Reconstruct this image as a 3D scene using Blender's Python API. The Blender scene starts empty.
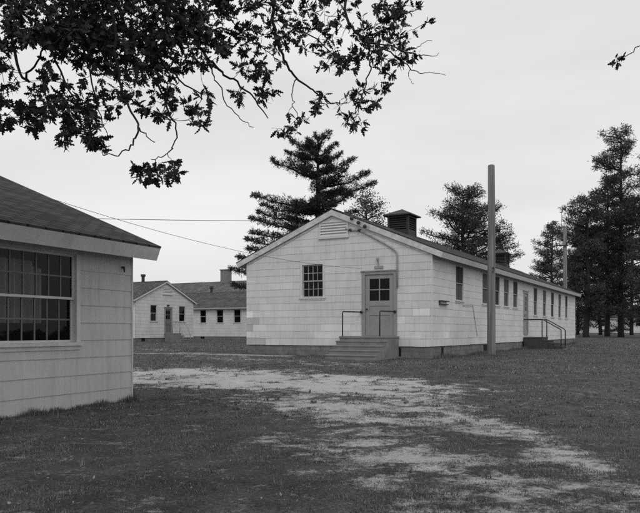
import bpy, bmesh, math, random
import numpy as np
from mathutils import Vector, Matrix, noise
random.seed(7); rng = np.random.default_rng(7)
S = bpy.context.scene
COL = S.collection
R = math.radians
H = 1.30                                   # eye height above the ground under the camera
F = 700.0                                  # focal length in photograph pixels (640 wide)

# ------------------------------------------------------------------ world, sun, camera
w = bpy.data.worlds.new("World"); S.world = w; w.use_nodes = True
nt = w.node_tree; nt.nodes.clear()
out = nt.nodes.new('ShaderNodeOutputWorld'); bg = nt.nodes.new('ShaderNodeBackground')
sky = nt.nodes.new('ShaderNodeTexSky'); sky.sky_type = 'NISHITA'; sky.sun_disc = False
SUN_EL, SUN_AZ = R(44), R(170)             # azimuth clockwise from +Y: high behind the camera
sky.sun_elevation = SUN_EL; sky.sun_rotation = SUN_AZ
sky.air_density = 1.0; sky.dust_density = 6.0
bw = nt.nodes.new('ShaderNodeRGBToBW')
tc = nt.nodes.new('ShaderNodeTexCoord'); mp = nt.nodes.new('ShaderNodeMapping')
mp.inputs['Scale'].default_value = (1.0, 1.0, 4.2)
nz = nt.nodes.new('ShaderNodeTexNoise'); nz.inputs['Scale'].default_value = 1.7
nz.inputs['Detail'].default_value = 5; nz.inputs['Roughness'].default_value = .5
rmp = nt.nodes.new('ShaderNodeMapRange')
rmp.inputs['From Min'].default_value = .3; rmp.inputs['From Max'].default_value = .72
rmp.inputs['To Min'].default_value = 6.9; rmp.inputs['To Max'].default_value = 8.9
mix = nt.nodes.new('ShaderNodeMix'); mix.data_type = 'FLOAT'; mix.inputs['Factor'].default_value = .93
L = nt.links.new
L(tc.outputs['Generated'], mp.inputs['Vector']); L(mp.outputs['Vector'], nz.inputs['Vector'])
L(nz.outputs['Fac'], rmp.inputs['Value'])
L(sky.outputs['Color'], bw.inputs['Color'])
L(bw.outputs['Val'], mix.inputs[2]); L(rmp.outputs['Result'], mix.inputs[3])
L(mix.outputs[0], bg.inputs['Color']); bg.inputs['Strength'].default_value = .092
L(bg.outputs['Background'], out.inputs['Surface'])

sl = bpy.data.lights.new('sun', 'SUN'); sl.energy = .55; sl.angle = R(25); sl.color = (1, 1, 1)
so = bpy.data.objects.new('sun', sl); COL.objects.link(so)
d = Vector((math.sin(SUN_AZ)*math.cos(SUN_EL), math.cos(SUN_AZ)*math.cos(SUN_EL), math.sin(SUN_EL)))
so.rotation_euler = d.to_track_quat('Z', 'Y').to_euler(); so.location = (-20, -20, 40)

cam = bpy.data.cameras.new('camera'); co = bpy.data.objects.new('camera', cam); COL.objects.link(co)
co.location = (0, 0, H); co.rotation_euler = (R(90), 0, 0)
cam.sensor_width = 36; cam.lens = 36*F/640; cam.shift_y = 74.5/640
cam.clip_start = .05; cam.clip_end = 3000
S.camera = co
S.view_settings.view_transform = 'Standard'; S.view_settings.look = 'None'
S.view_settings.exposure = .19; S.view_settings.gamma = 1; S.view_settings.use_curve_mapping = False
S.cycles.max_bounces = 8; S.cycles.transparent_max_bounces = 16
S.cycles.use_denoising = False

# ------------------------------------------------------------------ materials (the photograph is black and white: all greys)
def mat(name, v, rough=.8, noise_amt=0., nscale=4., bump=0., bscale=40., spec=.3, attr=None, stretch=(1, 1, 1), streak=0., comb=0.):
    m = bpy.data.materials.new(name); m.use_nodes = True
    t = m.node_tree; b = t.nodes['Principled BSDF']
    b.inputs['Roughness'].default_value = rough; b.inputs['Specular IOR Level'].default_value = spec
    c = t.nodes.new('ShaderNodeTexCoord'); ln = t.links.new
    mpn = t.nodes.new('ShaderNodeMapping'); mpn.inputs['Scale'].default_value = stretch
    ln(c.outputs['Object'], mpn.inputs['Vector'])
    n = t.nodes.new('ShaderNodeTexNoise'); n.inputs['Scale'].default_value = nscale
    n.inputs['Detail'].default_value = 6; n.inputs['Roughness'].default_value = .65
    ln(mpn.outputs['Vector'], n.inputs['Vector'])
    r = t.nodes.new('ShaderNodeMapRange'); r.inputs['From Min'].default_value = .25; r.inputs['From Max'].default_value = .75
    r.inputs['To Min'].default_value = v*(1-noise_amt); r.inputs['To Max'].default_value = v*(1+noise_amt)
    ln(n.outputs['Fac'], r.inputs['Value'])
    val = r.outputs['Result']
    if streak:
        mp2 = t.nodes.new('ShaderNodeMapping'); mp2.inputs['Scale'].default_value = (9, 9, .7)
        ln(c.outputs['Object'], mp2.inputs['Vector'])
        n2 = t.nodes.new('ShaderNodeTexNoise'); n2.inputs['Scale'].default_value = 1.3; n2.inputs['Detail'].default_value = 5
        ln(mp2.outputs['Vector'], n2.inputs['Vector'])
        r2 = t.nodes.new('ShaderNodeMapRange'); r2.inputs['From Min'].default_value = .5; r2.inputs['From Max'].default_value = .78
        r2.inputs['To Min'].default_value = 1; r2.inputs['To Max'].default_value = 1-streak
        ln(n2.outputs['Fac'], r2.inputs['Value'])
        mu = t.nodes.new('ShaderNodeMath'); mu.operation = 'MULTIPLY'; ln(val, mu.inputs[0]); ln(r2.outputs['Result'], mu.inputs[1])
        val = mu.outputs[0]
    if comb:
        mp4 = t.nodes.new('ShaderNodeMapping'); mp4.inputs['Scale'].default_value = (26, 26, .35)
        ln(c.outputs['Object'], mp4.inputs['Vector'])
        n4 = t.nodes.new('ShaderNodeTexNoise'); n4.inputs['Scale'].default_value = 1.; n4.inputs['Detail'].default_value = 3; n4.inputs['Roughness'].default_value = .7
        ln(mp4.outputs['Vector'], n4.inputs['Vector'])
        r4 = t.nodes.new('ShaderNodeMapRange'); r4.inputs['From Min'].default_value = .3; r4.inputs['From Max'].default_value = .7
        r4.inputs['To Min'].default_value = 1-comb; r4.inputs['To Max'].default_value = 1+comb
        ln(n4.outputs['Fac'], r4.inputs['Value'])
        mu = t.nodes.new('ShaderNodeMath'); mu.operation = 'MULTIPLY'; ln(val, mu.inputs[0]); ln(r4.outputs['Result'], mu.inputs[1])
        val = mu.outputs[0]
    if attr:
        a = t.nodes.new('ShaderNodeAttribute'); a.attribute_name = attr
        mu = t.nodes.new('ShaderNodeMath'); mu.operation = 'MULTIPLY'; ln(val, mu.inputs[0]); ln(a.outputs['Fac'], mu.inputs[1])
        val = mu.outputs[0]
    cr = t.nodes.new('ShaderNodeCombineColor')
    for i in range(3): ln(val, cr.inputs[i])
    ln(cr.outputs[0], b.inputs['Base Color'])
    if bump:
        n3 = t.nodes.new('ShaderNodeTexNoise'); n3.inputs['Scale'].default_value = bscale; n3.inputs['Detail'].default_value = 4
        ln(mpn.outputs['Vector'], n3.inputs['Vector'])
        bp = t.nodes.new('ShaderNodeBump'); bp.inputs['Strength'].default_value = bump; bp.inputs['Distance'].default_value = .01
        ln(n3.outputs['Fac'], bp.inputs['Height']); ln(bp.outputs['Normal'], b.inputs['Normal'])
    return m

def roof_mat(name, v):
    m = bpy.data.materials.new(name); m.use_nodes = True
    t = m.node_tree; b = t.nodes['Principled BSDF']; ln = t.links.new
    b.inputs['Roughness'].default_value = .92; b.inputs['Specular IOR Level'].default_value = .2
    uv = t.nodes.new('ShaderNodeUVMap'); uv.uv_map = 'UVMap'
    br = t.nodes.new('ShaderNodeTexBrick')
    br.inputs['Color1'].default_value = (v*.7, v*.7, v*.7, 1); br.inputs['Color2'].default_value = (v*1.6, v*1.6, v*1.6, 1)
    br.inputs['Mortar'].default_value = (v*.3, v*.3, v*.3, 1)
    br.inputs['Scale'].default_value = 1; br.inputs['Mortar Size'].default_value = .02; br.inputs['Mortar Smooth'].default_value = .2
    br.inputs['Brick Width'].default_value = .30; br.inputs['Row Height'].default_value = .13; br.inputs['Bias'].default_value = -.1
    ln(uv.outputs['UV'], br.inputs['Vector'])
    n = t.nodes.new('ShaderNodeTexNoise'); n.inputs['Scale'].default_value = 1.1; n.inputs['Detail'].default_value = 7
    ln(uv.outputs['UV'], n.inputs['Vector'])
    r = t.nodes.new('ShaderNodeMapRange'); r.inputs['From Min'].default_value = .3; r.inputs['From Max'].default_value = .7
    r.inputs['To Min'].default_value = .7; r.inputs['To Max'].default_value = 1.25
    ln(n.outputs['Fac'], r.inputs['Value'])
    mx = t.nodes.new('ShaderNodeVectorMath'); mx.operation = 'SCALE'
    ln(br.outputs['Color'], mx.inputs[0]); ln(r.outputs['Result'], mx.inputs['Scale'])
    ln(mx.outputs[0], b.inputs['Base Color'])
    bp = t.nodes.new('ShaderNodeBump'); bp.inputs['Strength'].default_value = .6; bp.inputs['Distance'].default_value = .01; bp.invert = True
    ln(br.outputs['Fac'], bp.inputs['Height']); ln(bp.outputs['Normal'], b.inputs['Normal'])
    return m

def block_mat(name, v):
    m = bpy.data.materials.new(name); m.use_nodes = True
    t = m.node_tree; b = t.nodes['Principled BSDF']; ln = t.links.new
    b.inputs['Roughness'].default_value = .95; b.inputs['Specular IOR Level'].default_value = .1
    uv = t.nodes.new('ShaderNodeUVMap'); uv.uv_map = 'UVMap'
    br = t.nodes.new('ShaderNodeTexBrick')
    br.inputs['Color1'].default_value = (v*.85,)*3+(1,); br.inputs['Color2'].default_value = (v*1.15,)*3+(1,)
    br.inputs['Mortar'].default_value = (v*.7,)*3+(1,)
    br.inputs['Scale'].default_value = 1; br.inputs['Mortar Size'].default_value = .008
    br.inputs['Brick Width'].default_value = .41; br.inputs['Row Height'].default_value = .203
    ln(uv.outputs['UV'], br.inputs['Vector'])
    n = t.nodes.new('ShaderNodeTexNoise'); n.inputs['Scale'].default_value = 3.5; n.inputs['Detail'].default_value = 7; n.inputs['Roughness'].default_value = .7
    ln(uv.outputs['UV'], n.inputs['Vector'])
    r = t.nodes.new('ShaderNodeMapRange'); r.inputs['From Min'].default_value = .3; r.inputs['From Max'].default_value = .7
    r.inputs['To Min'].default_value = .6; r.inputs['To Max'].default_value = 1.25
    ln(n.outputs['Fac'], r.inputs['Value'])
    mx = t.nodes.new('ShaderNodeVectorMath'); mx.operation = 'SCALE'
    ln(br.outputs['Color'], mx.inputs[0]); ln(r.outputs['Result'], mx.inputs['Scale']); ln(mx.outputs[0], b.inputs['Base Color'])
    return m

def glass_mat(name):
    m = bpy.data.materials.new(name); m.use_nodes = True
    t = m.node_tree; t.nodes.clear(); ln = t.links.new
    o = t.nodes.new('ShaderNodeOutputMaterial'); mx = t.nodes.new('ShaderNodeMixShader')
    fr = t.nodes.new('ShaderNodeFresnel'); fr.inputs['IOR'].default_value = 1.36
    tr = t.nodes.new('ShaderNodeBsdfTransparent'); tr.inputs['Color'].default_value = (.75, .75, .75, 1)
    gl = t.nodes.new('ShaderNodeBsdfGlossy'); gl.inputs['Roughness'].default_value = .03; gl.inputs['Color'].default_value = (.6, .6, .6, 1)
    c = t.nodes.new('ShaderNodeTexCoord'); n = t.nodes.new('ShaderNodeTexNoise'); n.inputs['Scale'].default_value = 2.2
    bp = t.nodes.new('ShaderNodeBump'); bp.inputs['Strength'].default_value = .12; bp.inputs['Distance'].default_value = .02
    ln(c.outputs['Object'], n.inputs['Vector']); ln(n.outputs['Fac'], bp.inputs['Height'])
    ln(bp.outputs['Normal'], gl.inputs['Normal'])
    ln(fr.outputs[0], mx.inputs[0]); ln(tr.outputs[0], mx.inputs[1]); ln(gl.outputs[0], mx.inputs[2]); ln(mx.outputs[0], o.inputs['Surface'])
    return m

M = dict(
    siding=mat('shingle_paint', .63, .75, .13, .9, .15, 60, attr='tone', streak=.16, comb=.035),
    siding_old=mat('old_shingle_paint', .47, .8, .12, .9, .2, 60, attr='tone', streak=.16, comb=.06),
    backing=mat('wall_sheathing', .22, .9, .1),
    trim=mat('trim_paint', .58, .6, .12, 3, .1, 30, streak=.12),
    trim_old=mat('old_trim_paint', .52, .7, .14, 3, .15, 30, streak=.15),
    trim_worn=mat('peeling_trim_paint', .52, .75, .35, 5, .2, 30, stretch=(1, 1, 1)),
    sash=mat('sash_paint', .33, .6, .15, 5),
    door=mat('grey_door_paint', .27, .55, .10, 4),
    door_dark=mat('dark_door_paint', .16, .55, .10, 4),
    soffit=mat('soffit_boards', .26, .85, .2, 3),
    concrete=mat('worn_concrete', .20, .9, .3, 3, .3, 40),
    walk=mat('walk_concrete', .36, .9, .25, 3, .3, 40),
    block=block_mat('concrete_block', .20),
    planks=mat('weathered_planks', .06, .9, .3, 6, .3, 30, stretch=(1, 1, .3)),
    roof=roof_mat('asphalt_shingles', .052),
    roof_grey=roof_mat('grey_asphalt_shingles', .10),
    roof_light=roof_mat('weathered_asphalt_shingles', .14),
    iron=mat('dark_pipe', .04, .5, .2, 10),
    tin=mat('dark_sheet_metal', .035, .6, .3, 8),
    conduit=mat('painted_conduit', .30, .6, .2, 8),
    pole=mat('weathered_pole', .18, .95, .75, 3, .9, 9, stretch=(4.5, 4.5, .14)),
    wire=mat('wire_insulation', .03, .6),
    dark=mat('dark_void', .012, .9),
    interior=mat('interior_plaster', .20, .9, .1),
    muntin=mat('dark_muntin', .13, .6, .1),
    reflection_curtain=mat('pale_reflection', .42, .9, .15, 3),  # pale tone standing in for a reflection in the left house's glass
    blind=mat('window_blind', .055, .9, .1, 3),
    brick=mat('chimney_brick', .20, .95, .3, 5, .3, 20),
    lampglass=mat('lamp_glass', .35, .3, .1),
    glass=glass_mat('window_glass'),
    screen=mat('insect_screen', .030, .7, .25, 2, spec=.12), screen_grey=mat('faded_insect_screen', .085, .7, .3, 2, spec=.12),
    bark=mat('bark', .028, .95, .45, 6, .8, 18, stretch=(3, 3, .5)),
    twig=mat('dark_twig', .03, .9, .3, 8),
    needle=mat('pine_needles', .030, .7, 0, 1, attr='tone'),
    leafpale=mat('pale_leaves', .10, .7, 0, 1, attr='tone'),
    oakleaf=mat('oak_leaves', .028, .6, 0, 1, attr='tone'),
    blade=mat('grass_blades', .122, .8, 0, 1, attr='tone'),
    litter=mat('dry_leaf', .24, .9, .3, 3),
)

# ------------------------------------------------------------------ mesh builder and tagging
class MB:
    def __init__(s): s.v = []; s.f = []; s.t = []; s.uv = []
    def add(s, vs, fs, tone=1.0, uvs=None):
        b = len(s.v); s.v += [tuple(p) for p in vs]
        for i, f in enumerate(fs):
            s.f.append(tuple(b+k for k in f)); s.t.append(tone)
            s.uv.append(uvs[i] if uvs else None)
    def box(s, c, size, mtx=None, tone=1.0):
        x, y, z = (k/2 for k in size)
        vs = [Vector((sx*x, sy*y, sz*z)) for sz in (-1, 1) for sx, sy in ((-1, -1), (1, -1), (1, 1), (-1, 1))]
        if mtx is not None: vs = [mtx @ p for p in vs]
        vs = [p + Vector(c) for p in vs]
        s.add(vs, [(3, 2, 1, 0), (4, 5, 6, 7), (0, 1, 5, 4), (1, 2, 6, 5), (2, 3, 7, 6), (3, 0, 4, 7)], tone)
    def fbox(s, fr, s0, s1, z0, z1, n0, n1, tone=1.0):
        """box in a wall frame: s along the wall, z up, n out of the wall; faces carry metre UVs"""
        P = lambda a, b, c: fr.p(a, b, c)
        vs = [P(s0, z0, n0), P(s1, z0, n0), P(s1, z1, n0), P(s0, z1, n0), P(s0, z0, n1), P(s1, z0, n1), P(s1, z1, n1), P(s0, z1, n1)]
        U = lambda *q: [tuple(k) for k in q]
        fs = [(0, 3, 2, 1), (4, 5, 6, 7), (0, 1, 5, 4), (3, 7, 6, 2), (0, 4, 7, 3), (1, 2, 6, 5)]
        if fr.flip: fs = [tuple(reversed(f)) for f in fs]
        loc = [(s0, z0, n0), (s1, z0, n0), (s1, z1, n0), (s0, z1, n0), (s0, z0, n1), (s1, z0, n1), (s1, z1, n1), (s0, z1, n1)]
        uvs = [[((loc[k][0]+loc[k][2]), loc[k][1]) for k in f] for f in fs]
        s.add(vs, fs, tone, uvs)
    def tube(s, pts, rad, n=8, tone=1.0, cap=True):
        pts = [Vector(p) for p in pts]
        if not hasattr(rad, '__len__'): rad = [rad]*len(pts)
        rings = []; up = None
        for i, p in enumerate(pts):
            a = pts[max(i-1, 0)]; b = pts[min(i+1, len(pts)-1)]
            t = (b-a).normalized()
            if up is None:
                up = Vector((0, 0, 1)) if abs(t.z) < .9 else Vector((1, 0, 0))
            x = t.cross(up); x.normalize(); y = x.cross(t); up = y
            rings.append([p + (x*math.cos(k*2*math.pi/n) + y*math.sin(k*2*math.pi/n))*rad[i] for k in range(n)])
        vs = [q for r in rings for q in r]; fs = []
        for i in range(len(pts)-1):
            for k in range(n):
                fs.append((i*n+k, i*n+(k+1) % n, (i+1)*n+(k+1) % n, (i+1)*n+k))
        if cap:
            fs.append(tuple(range(n-1, -1, -1))); fs.append(tuple((len(pts)-1)*n+k for k in range(n)))
        s.add(vs, fs, tone)
    def build(s, name, m, parent=None, smooth=False):
        me = bpy.data.meshes.new(name); me.from_pydata(s.v, [], s.f); me.update()
        a = me.attributes.new('tone', 'FLOAT', 'FACE'); a.data.foreach_set('value', np.array(s.t, dtype=np.float32))
        if any(u is not None for u in s.uv):
            ul = me.uv_layers.new(name='UVMap'); k = 0
            for f, u in zip(s.f, s.uv):
                for i in range(len(f)):
                    if u: ul.data[k].uv = u[i]
                    k += 1
        if smooth: me.polygons.foreach_set('use_smooth', [True]*len(s.f))
        me.materials.append(m)
        o = bpy.data.objects.new(name, me); COL.objects.link(o)
        if parent is not None: o.parent = parent
        return o

def np_mesh(name, V, Fc, tone, m, parent=None):
    """V (n,3), Fc (k,c) same-size faces, tone (k,)"""
    me = bpy.data.meshes.new(name); k, c = Fc.shape
    me.vertices.add(len(V)); me.vertices.foreach_set('co', V.astype(np.float32).ravel())
    me.loops.add(k*c); me.loops.foreach_set('vertex_index', Fc.astype(np.int32).ravel())
    me.polygons.add(k); me.polygons.foreach_set('loop_start', np.arange(0, k*c, c, dtype=np.int32))
    me.update(calc_edges=True)
    a = me.attributes.new('tone', 'FLOAT', 'FACE'); a.data.foreach_set('value', np.asarray(tone, dtype=np.float32))
    me.materials.append(m); o = bpy.data.objects.new(name, me); COL.objects.link(o)
    if parent is not None: o.parent = parent
    return o

def tag(o, label=None, cat=None, group=None, kind=None):
    if label: o['label'] = label
    if cat: o['category'] = cat
    if group: o['group'] = group
    if kind: o['kind'] = kind
    return o
def empty(name, loc, rz=0, **k):
    o = bpy.data.objects.new(name, None); COL.objects.link(o); o.location = loc; o.rotation_euler = (0, 0, rz)
    o.empty_display_size = .2
    return tag(o, **k)

def at(px, py, d):
    return Vector(((px-320)/F*d, d, H+(331-py)/F*d))

# ------------------------------------------------------------------ the ground
def gz(x, y):
    base = np.interp(y, [-30, 0, 24, 52, 66, 90, 160, 700], [-.1, 0, .35, .39, .46, .72, .85, 1.0])
    return base
def seg_dist(P, A, B):
    A = np.array(A); B = np.array(B); ab = B-A
    t = np.clip(((P-A) @ ab)/(ab @ ab), 0, 1)
    return np.linalg.norm(P-(A+t[:, None]*ab), axis=1), t
def gpx(px, py):
    d = 10.
    for _ in range(30): d = F*(H-float(gz(0, d)))/(py-331)
    return ((px-320)/F*d, d)
# bare sandy strips: centre line (photograph pixels projected on the ground), half width in metres, strength
STRIPS = [
    ([(-120, 376), (60, 376), (150, 376), (230, 378), (310, 381), (370, 388)], [2.2, 2.3, 2.5, 2.3, 2.0, 1.5], 1.02),
    ([(335, 384), (385, 395), (425, 408), (462, 420), (500, 431), (540, 442), (575, 462), (640, 500)], [1.8, 1.2, .8, .55, .45, .36, .28, .2], .80),
    ([(380, 383), (430, 386), (500, 391)], [.7, .4, .2], .60),
    ([(300, 398), (330, 414), (350, 428), (368, 440), (410, 453), (450, 465), (510, 480), (590, 497), (680, 520)], [.8, .55, .4, .42, .46, .45, .46, .5, .5], .78),
    ([(395, 462), (440, 486), (490, 510), (560, 560)], [.6, .7, .8, .9], .70),
    ([(262, 386), (330, 402), (400, 420), (450, 432), (500, 448), (560, 478)], [1.0, 1.1, 1.05, .9, .75, .6], .52),
    ([(120, 348), (170, 350), (235, 359), (300, 363), (360, 364)], [.5, .7, .9, 1.1, .9], .55),
    ([(280, 438), (340, 446), (370, 470), (420, 500)], [.4, .5, .5, .5], .50),
    ([(690, 345), (600, 340), (560, 341)], [2.5, 2.0, .8], .45),
]
STR = []
for pts, wd, st in STRIPS:
    g = [gpx(*p) for p in pts]
    STR += [(g[i], g[i+1], wd[i], wd[i+1], st) for i in range(len(g)-1)]
def fbm(P, sc, octv=4, seed=0.):
    return np.array([noise.fractal((x*sc+seed, y*sc+seed*.7, seed), 1.0, 2.1, octv) for x, y in P])
def sand(P, fine=True):
    m = np.zeros(len(P)); q_ = np.full(len(P), .5)
    for a, b, w0, w1, st in STR:
        d_, t = seg_dist(P, a, b); ww = w0+(w1-w0)*t
        q_ = np.maximum(q_, np.where(d_ < 1.6*ww, st, 0)); m = np.maximum(m, st*np.clip(1.25-.62*(d_/ww)**1.6, 0, 1.0))
    m = np.maximum(m, .15*np.clip((26-P[:, 1])/8, 0, 1))
    live = (m > .02) | (np.abs(P[:, 0]) < 14)
    n = np.zeros(len(P))
    idx = np.nonzero(live)[0]
    n[idx] = .55*fbm(P[idx]*np.array([.8, 1.0]), .6, 3, 3.1) + .62*fbm(P[idx]*np.array([.8, 1.0]), 2.1, 5, 9.3)
    h = np.zeros(len(P)); h[idx] = fbm(P[idx]*np.array([.7, 1.15]), 4.2, 3, 31.)
    return np.clip((m*1.08 + n*.75 + h*.6 - .27)/.85, 0, 1)*np.clip(m*6, 0, 1)*np.clip(.42+.58*q_, 0, 1)

xs = np.unique(np.concatenate([np.linspace(-700, -60, 12), np.linspace(-60, -14, 24), np.arange(-14, -6, .16), np.arange(-6, 9, .09), np.arange(9, 14, .16), np.linspace(14, 60, 40), np.linspace(60, 700, 12)]))
ys = np.unique(np.concatenate([np.linspace(-60, 2, 12), np.arange(2, 16, .08), np.arange(16, 36, .18), np.linspace(36, 100, 50), np.linspace(100, 700, 14)]))
GX, GY = np.meshgrid(xs, ys); P2 = np.stack([GX.ravel(), GY.ravel()], 1)
inner = (np.abs(P2[:, 0]) < 22) & (P2[:, 1] > 0) & (P2[:, 1] < 46)
zz = gz(P2[:, 0], P2[:, 1]).astype(float)
sm = np.zeros(len(P2)); sm[inner] = sand(P2[inner])
rough = np.zeros(len(P2)); ii = np.nonzero(inner)[0]
rough[ii] = fbm(P2[ii], .8, 4, 21.)*.022 + fbm(P2[ii], 3.4, 3, 5.)*.011
zz += rough - sm*.018
# low bank of spoil in front of the gable
ny, nx = GX.shape
V = np.stack([GX.ravel(), GY.ravel(), zz], 1)
I = np.arange(nx*ny).reshape(ny, nx)
Fq = np.stack([I[:-1, :-1], I[:-1, 1:], I[1:, 1:], I[1:, :-1]], -1).reshape(-1, 4)
def ground_mat():
    m = bpy.data.materials.new('lawn_and_sand'); m.use_nodes = True
    t = m.node_tree; b = t.nodes['Principled BSDF']; ln = t.links.new
    b.inputs['Roughness'].default_value = .97; b.inputs['Specular IOR Level'].default_value = .05
    g = t.nodes.new('ShaderNodeNewGeometry')
    def nz_(sc, det=6, rg=.65):
        n = t.nodes.new('ShaderNodeTexNoise'); n.inputs['Scale'].default_value = sc; n.inputs['Detail'].default_value = det
        n.inputs['Roughness'].default_value = rg; ln(g.outputs['Position'], n.inputs['Vector']); return n.outputs['Fac']
    def rng_(v, a, bb, c, dd):
        r = t.nodes.new('ShaderNodeMapRange'); ln(v, r.inputs['Value'])
        for k, q in zip(('From Min', 'From Max', 'To Min', 'To Max'), (a, bb, c, dd)): r.inputs[k].default_value = q
        return r.outputs['Result']
    def mth(op, x, y):
        k = t.nodes.new('ShaderNodeMath'); k.operation = op
        for i, q in enumerate((x, y)):
            if isinstance(q, (int, float)): k.inputs[i].default_value = q
            else: ln(q, k.inputs[i])
        return k.outputs[0]
    a = t.nodes.new('ShaderNodeAttribute'); a.attribute_name = 'sand'
    fine = rng_(nz_(5.5, 9, .78), .28, .72, -.5, .5)
    mask = rng_(mth('ADD', a.outputs['Fac'], mth('ADD', mth('MULTIPLY', fine, 1.15), mth('MULTIPLY', rng_(nz_(17, 6, .7), .28, .72, -.5, .5), .8))), .22, .88, 0, 1)
    grass = mth('MULTIPLY', mth('MULTIPLY', rng_(nz_(.4, 4), .3, .7, .062, .125), rng_(nz_(2.6, 5, .7), .3, .7, .62, 1.4)), rng_(nz_(34, 9, .82), .32, .68, .2, 1.9))
    sandc = mth('MULTIPLY', rng_(nz_(.9, 6), .3, .7, .47, .62), rng_(nz_(45, 8, .8), .3, .7, .45, 1.4))
    mx = t.nodes.new('ShaderNodeMix'); mx.data_type = 'FLOAT'
    ln(mask, mx.inputs[0]); ln(grass, mx.inputs[2]); ln(sandc, mx.inputs[3])
    cc = t.nodes.new('ShaderNodeCombineColor')
    for i in range(3): ln(mx.outputs[0], cc.inputs[i])
    ln(cc.outputs[0], b.inputs['Base Color'])
    bp = t.nodes.new('ShaderNodeBump'); bp.inputs['Strength'].default_value = .8; bp.inputs['Distance'].default_value = .03
    ln(nz_(45, 9, .85), bp.inputs['Height']); ln(bp.outputs['Normal'], b.inputs['Normal'])
    return m
go = np_mesh('ground', V, Fq, np.ones(len(Fq)), ground_mat())
ga = go.data.attributes.new('sand', 'FLOAT', 'POINT'); ga.data.foreach_set('value', sm.astype(np.float32))
go.data.polygons.foreach_set('use_smooth', [True]*len(Fq))
tag(go, 'mown lawn crossed by a worn pale sandy track', 'ground', kind='structure')

# ------------------------------------------------------------------ buildings
class Frame:
    def __init__(s, o, d, n):
        s.o = Vector(o); s.d = Vector(d); s.n = Vector(n); s.flip = s.d.cross(Vector((0, 0, 1))).dot(s.n) < 0
    def p(s, a, z, n=0.): return s.o + s.d*a + Vector((0, 0, z)) + s.n*n

def subtract(rects, h):
    res = []
    for (a, b, c, d_) in rects:
        x0, x1, z0, z1 = h
        if x1 <= a or x0 >= b or z1 <= c or z0 >= d_: res.append((a, b, c, d_)); continue
        if z0 > c: res.append((a, b, c, z0))
        if z1 < d_: res.append((a, b, z1, d_))
        m0, m1 = max(c, z0), min(d_, z1)
        if x0 > a: res.append((a, x0, m0, m1))
        if x1 < b: res.append((x1, b, m0, m1))
    return res
def clip(poly, region):
    for i in range(len(region)):
        ax, az = region[i]; bx, bz = region[(i+1) % len(region)]
        res = []
        ins = lambda p: (bx-ax)*(p[1]-az)-(bz-az)*(p[0]-ax) >= -1e-9
        for k in range(len(poly)):
            p, q = poly[k], poly[(k+1) % len(poly)]
            ip, iq = ins(p), ins(q)
            if ip: res.append(p)
            if ip != iq:
                den = (bx-ax)*(q[1]-p[1])-(bz-az)*(q[0]-p[0])
                tt = ((az-p[1])*(bx-ax)-(ax-p[0])*(bz-az))/den if abs(den) > 1e-12 else 0
                res.append((p[0]+tt*(q[0]-p[0]), p[1]+tt*(q[1]-p[1])))
        poly = res
        if len(poly) < 3: return []
    return poly

COURSE, SHW = .2667, .61
def siding(parent, fr, region, zbot, ztop, smin, smax, holes, m, tone_fn=None, course=COURSE, lip=.012, seed=0, gap=.0006, var=.022):
    rnd = random.Random(seed+17)
    mb = MB(); back = MB()
    rects = [(smin, smax, zbot+.02, ztop)]
    for h in holes: rects = subtract(rects, h)
    for r in rects:
        pl = clip([(r[0], r[2]), (r[1], r[2]), (r[1], r[3]), (r[0], r[3])], region)
        if pl:
            f = tuple(range(len(pl)))
            back.add([fr.p(a, z, -.002) for a, z in pl], [f if not fr.flip else f[::-1]])
    k = 0; z = zbot
    while z < ztop:
        z1 = z+course; off = (0 if k % 2 else SHW/2)
        n0 = int(math.floor((smin-off)/SHW))
        s = off+n0*SHW
        while s < smax:
            a, b = max(s+gap, smin), min(s+SHW-gap, smax)
            if b-a > .01:
                tone = 1+rnd.gauss(0, var)
                if tone_fn:
                    t2 = tone_fn((a+b)/2, z+course/2); tone *= t2
                th = lip*(1-var*18*rnd.random()**.7); drop = rnd.gauss(0, .0028)*var/.022
                rr = [(a, b, z+drop, z1)]
                for h in holes: rr = subtract(rr, h)
                for r in rr:
                    pl = clip([(r[0], r[2]), (r[1], r[2]), (r[1], r[3]), (r[0], r[3])], region)
                    if not pl: continue
                    offs = lambda zz_: .002+th*(z1-zz_)/course
                    vs = [fr.p(q[0], q[1], offs(q[1])) for q in pl]; f = tuple(range(len(pl)))
                    fs = [f if not fr.flip else f[::-1]]
                    low = [q[0] for q in pl if abs(q[1]-(z+drop)) < 1e-6]
                    if len(low) > 1:
                        nb = len(vs); la_, lb_ = min(low), max(low)
                        vs += [fr.p(la_, r[2], .0), fr.p(lb_, r[2], .0), fr.p(la_, r[2], offs(r[2])), fr.p(lb_, r[2], offs(r[2]))]
                        fs.append((nb, nb+1, nb+3, nb+2))
                    mb.add(vs, fs, tone)
            s += SHW
        z = z1; k += 1
    o = mb.build('wall', m, parent)
    back.build('sheathing', M['backing'], o)
    return o

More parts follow.
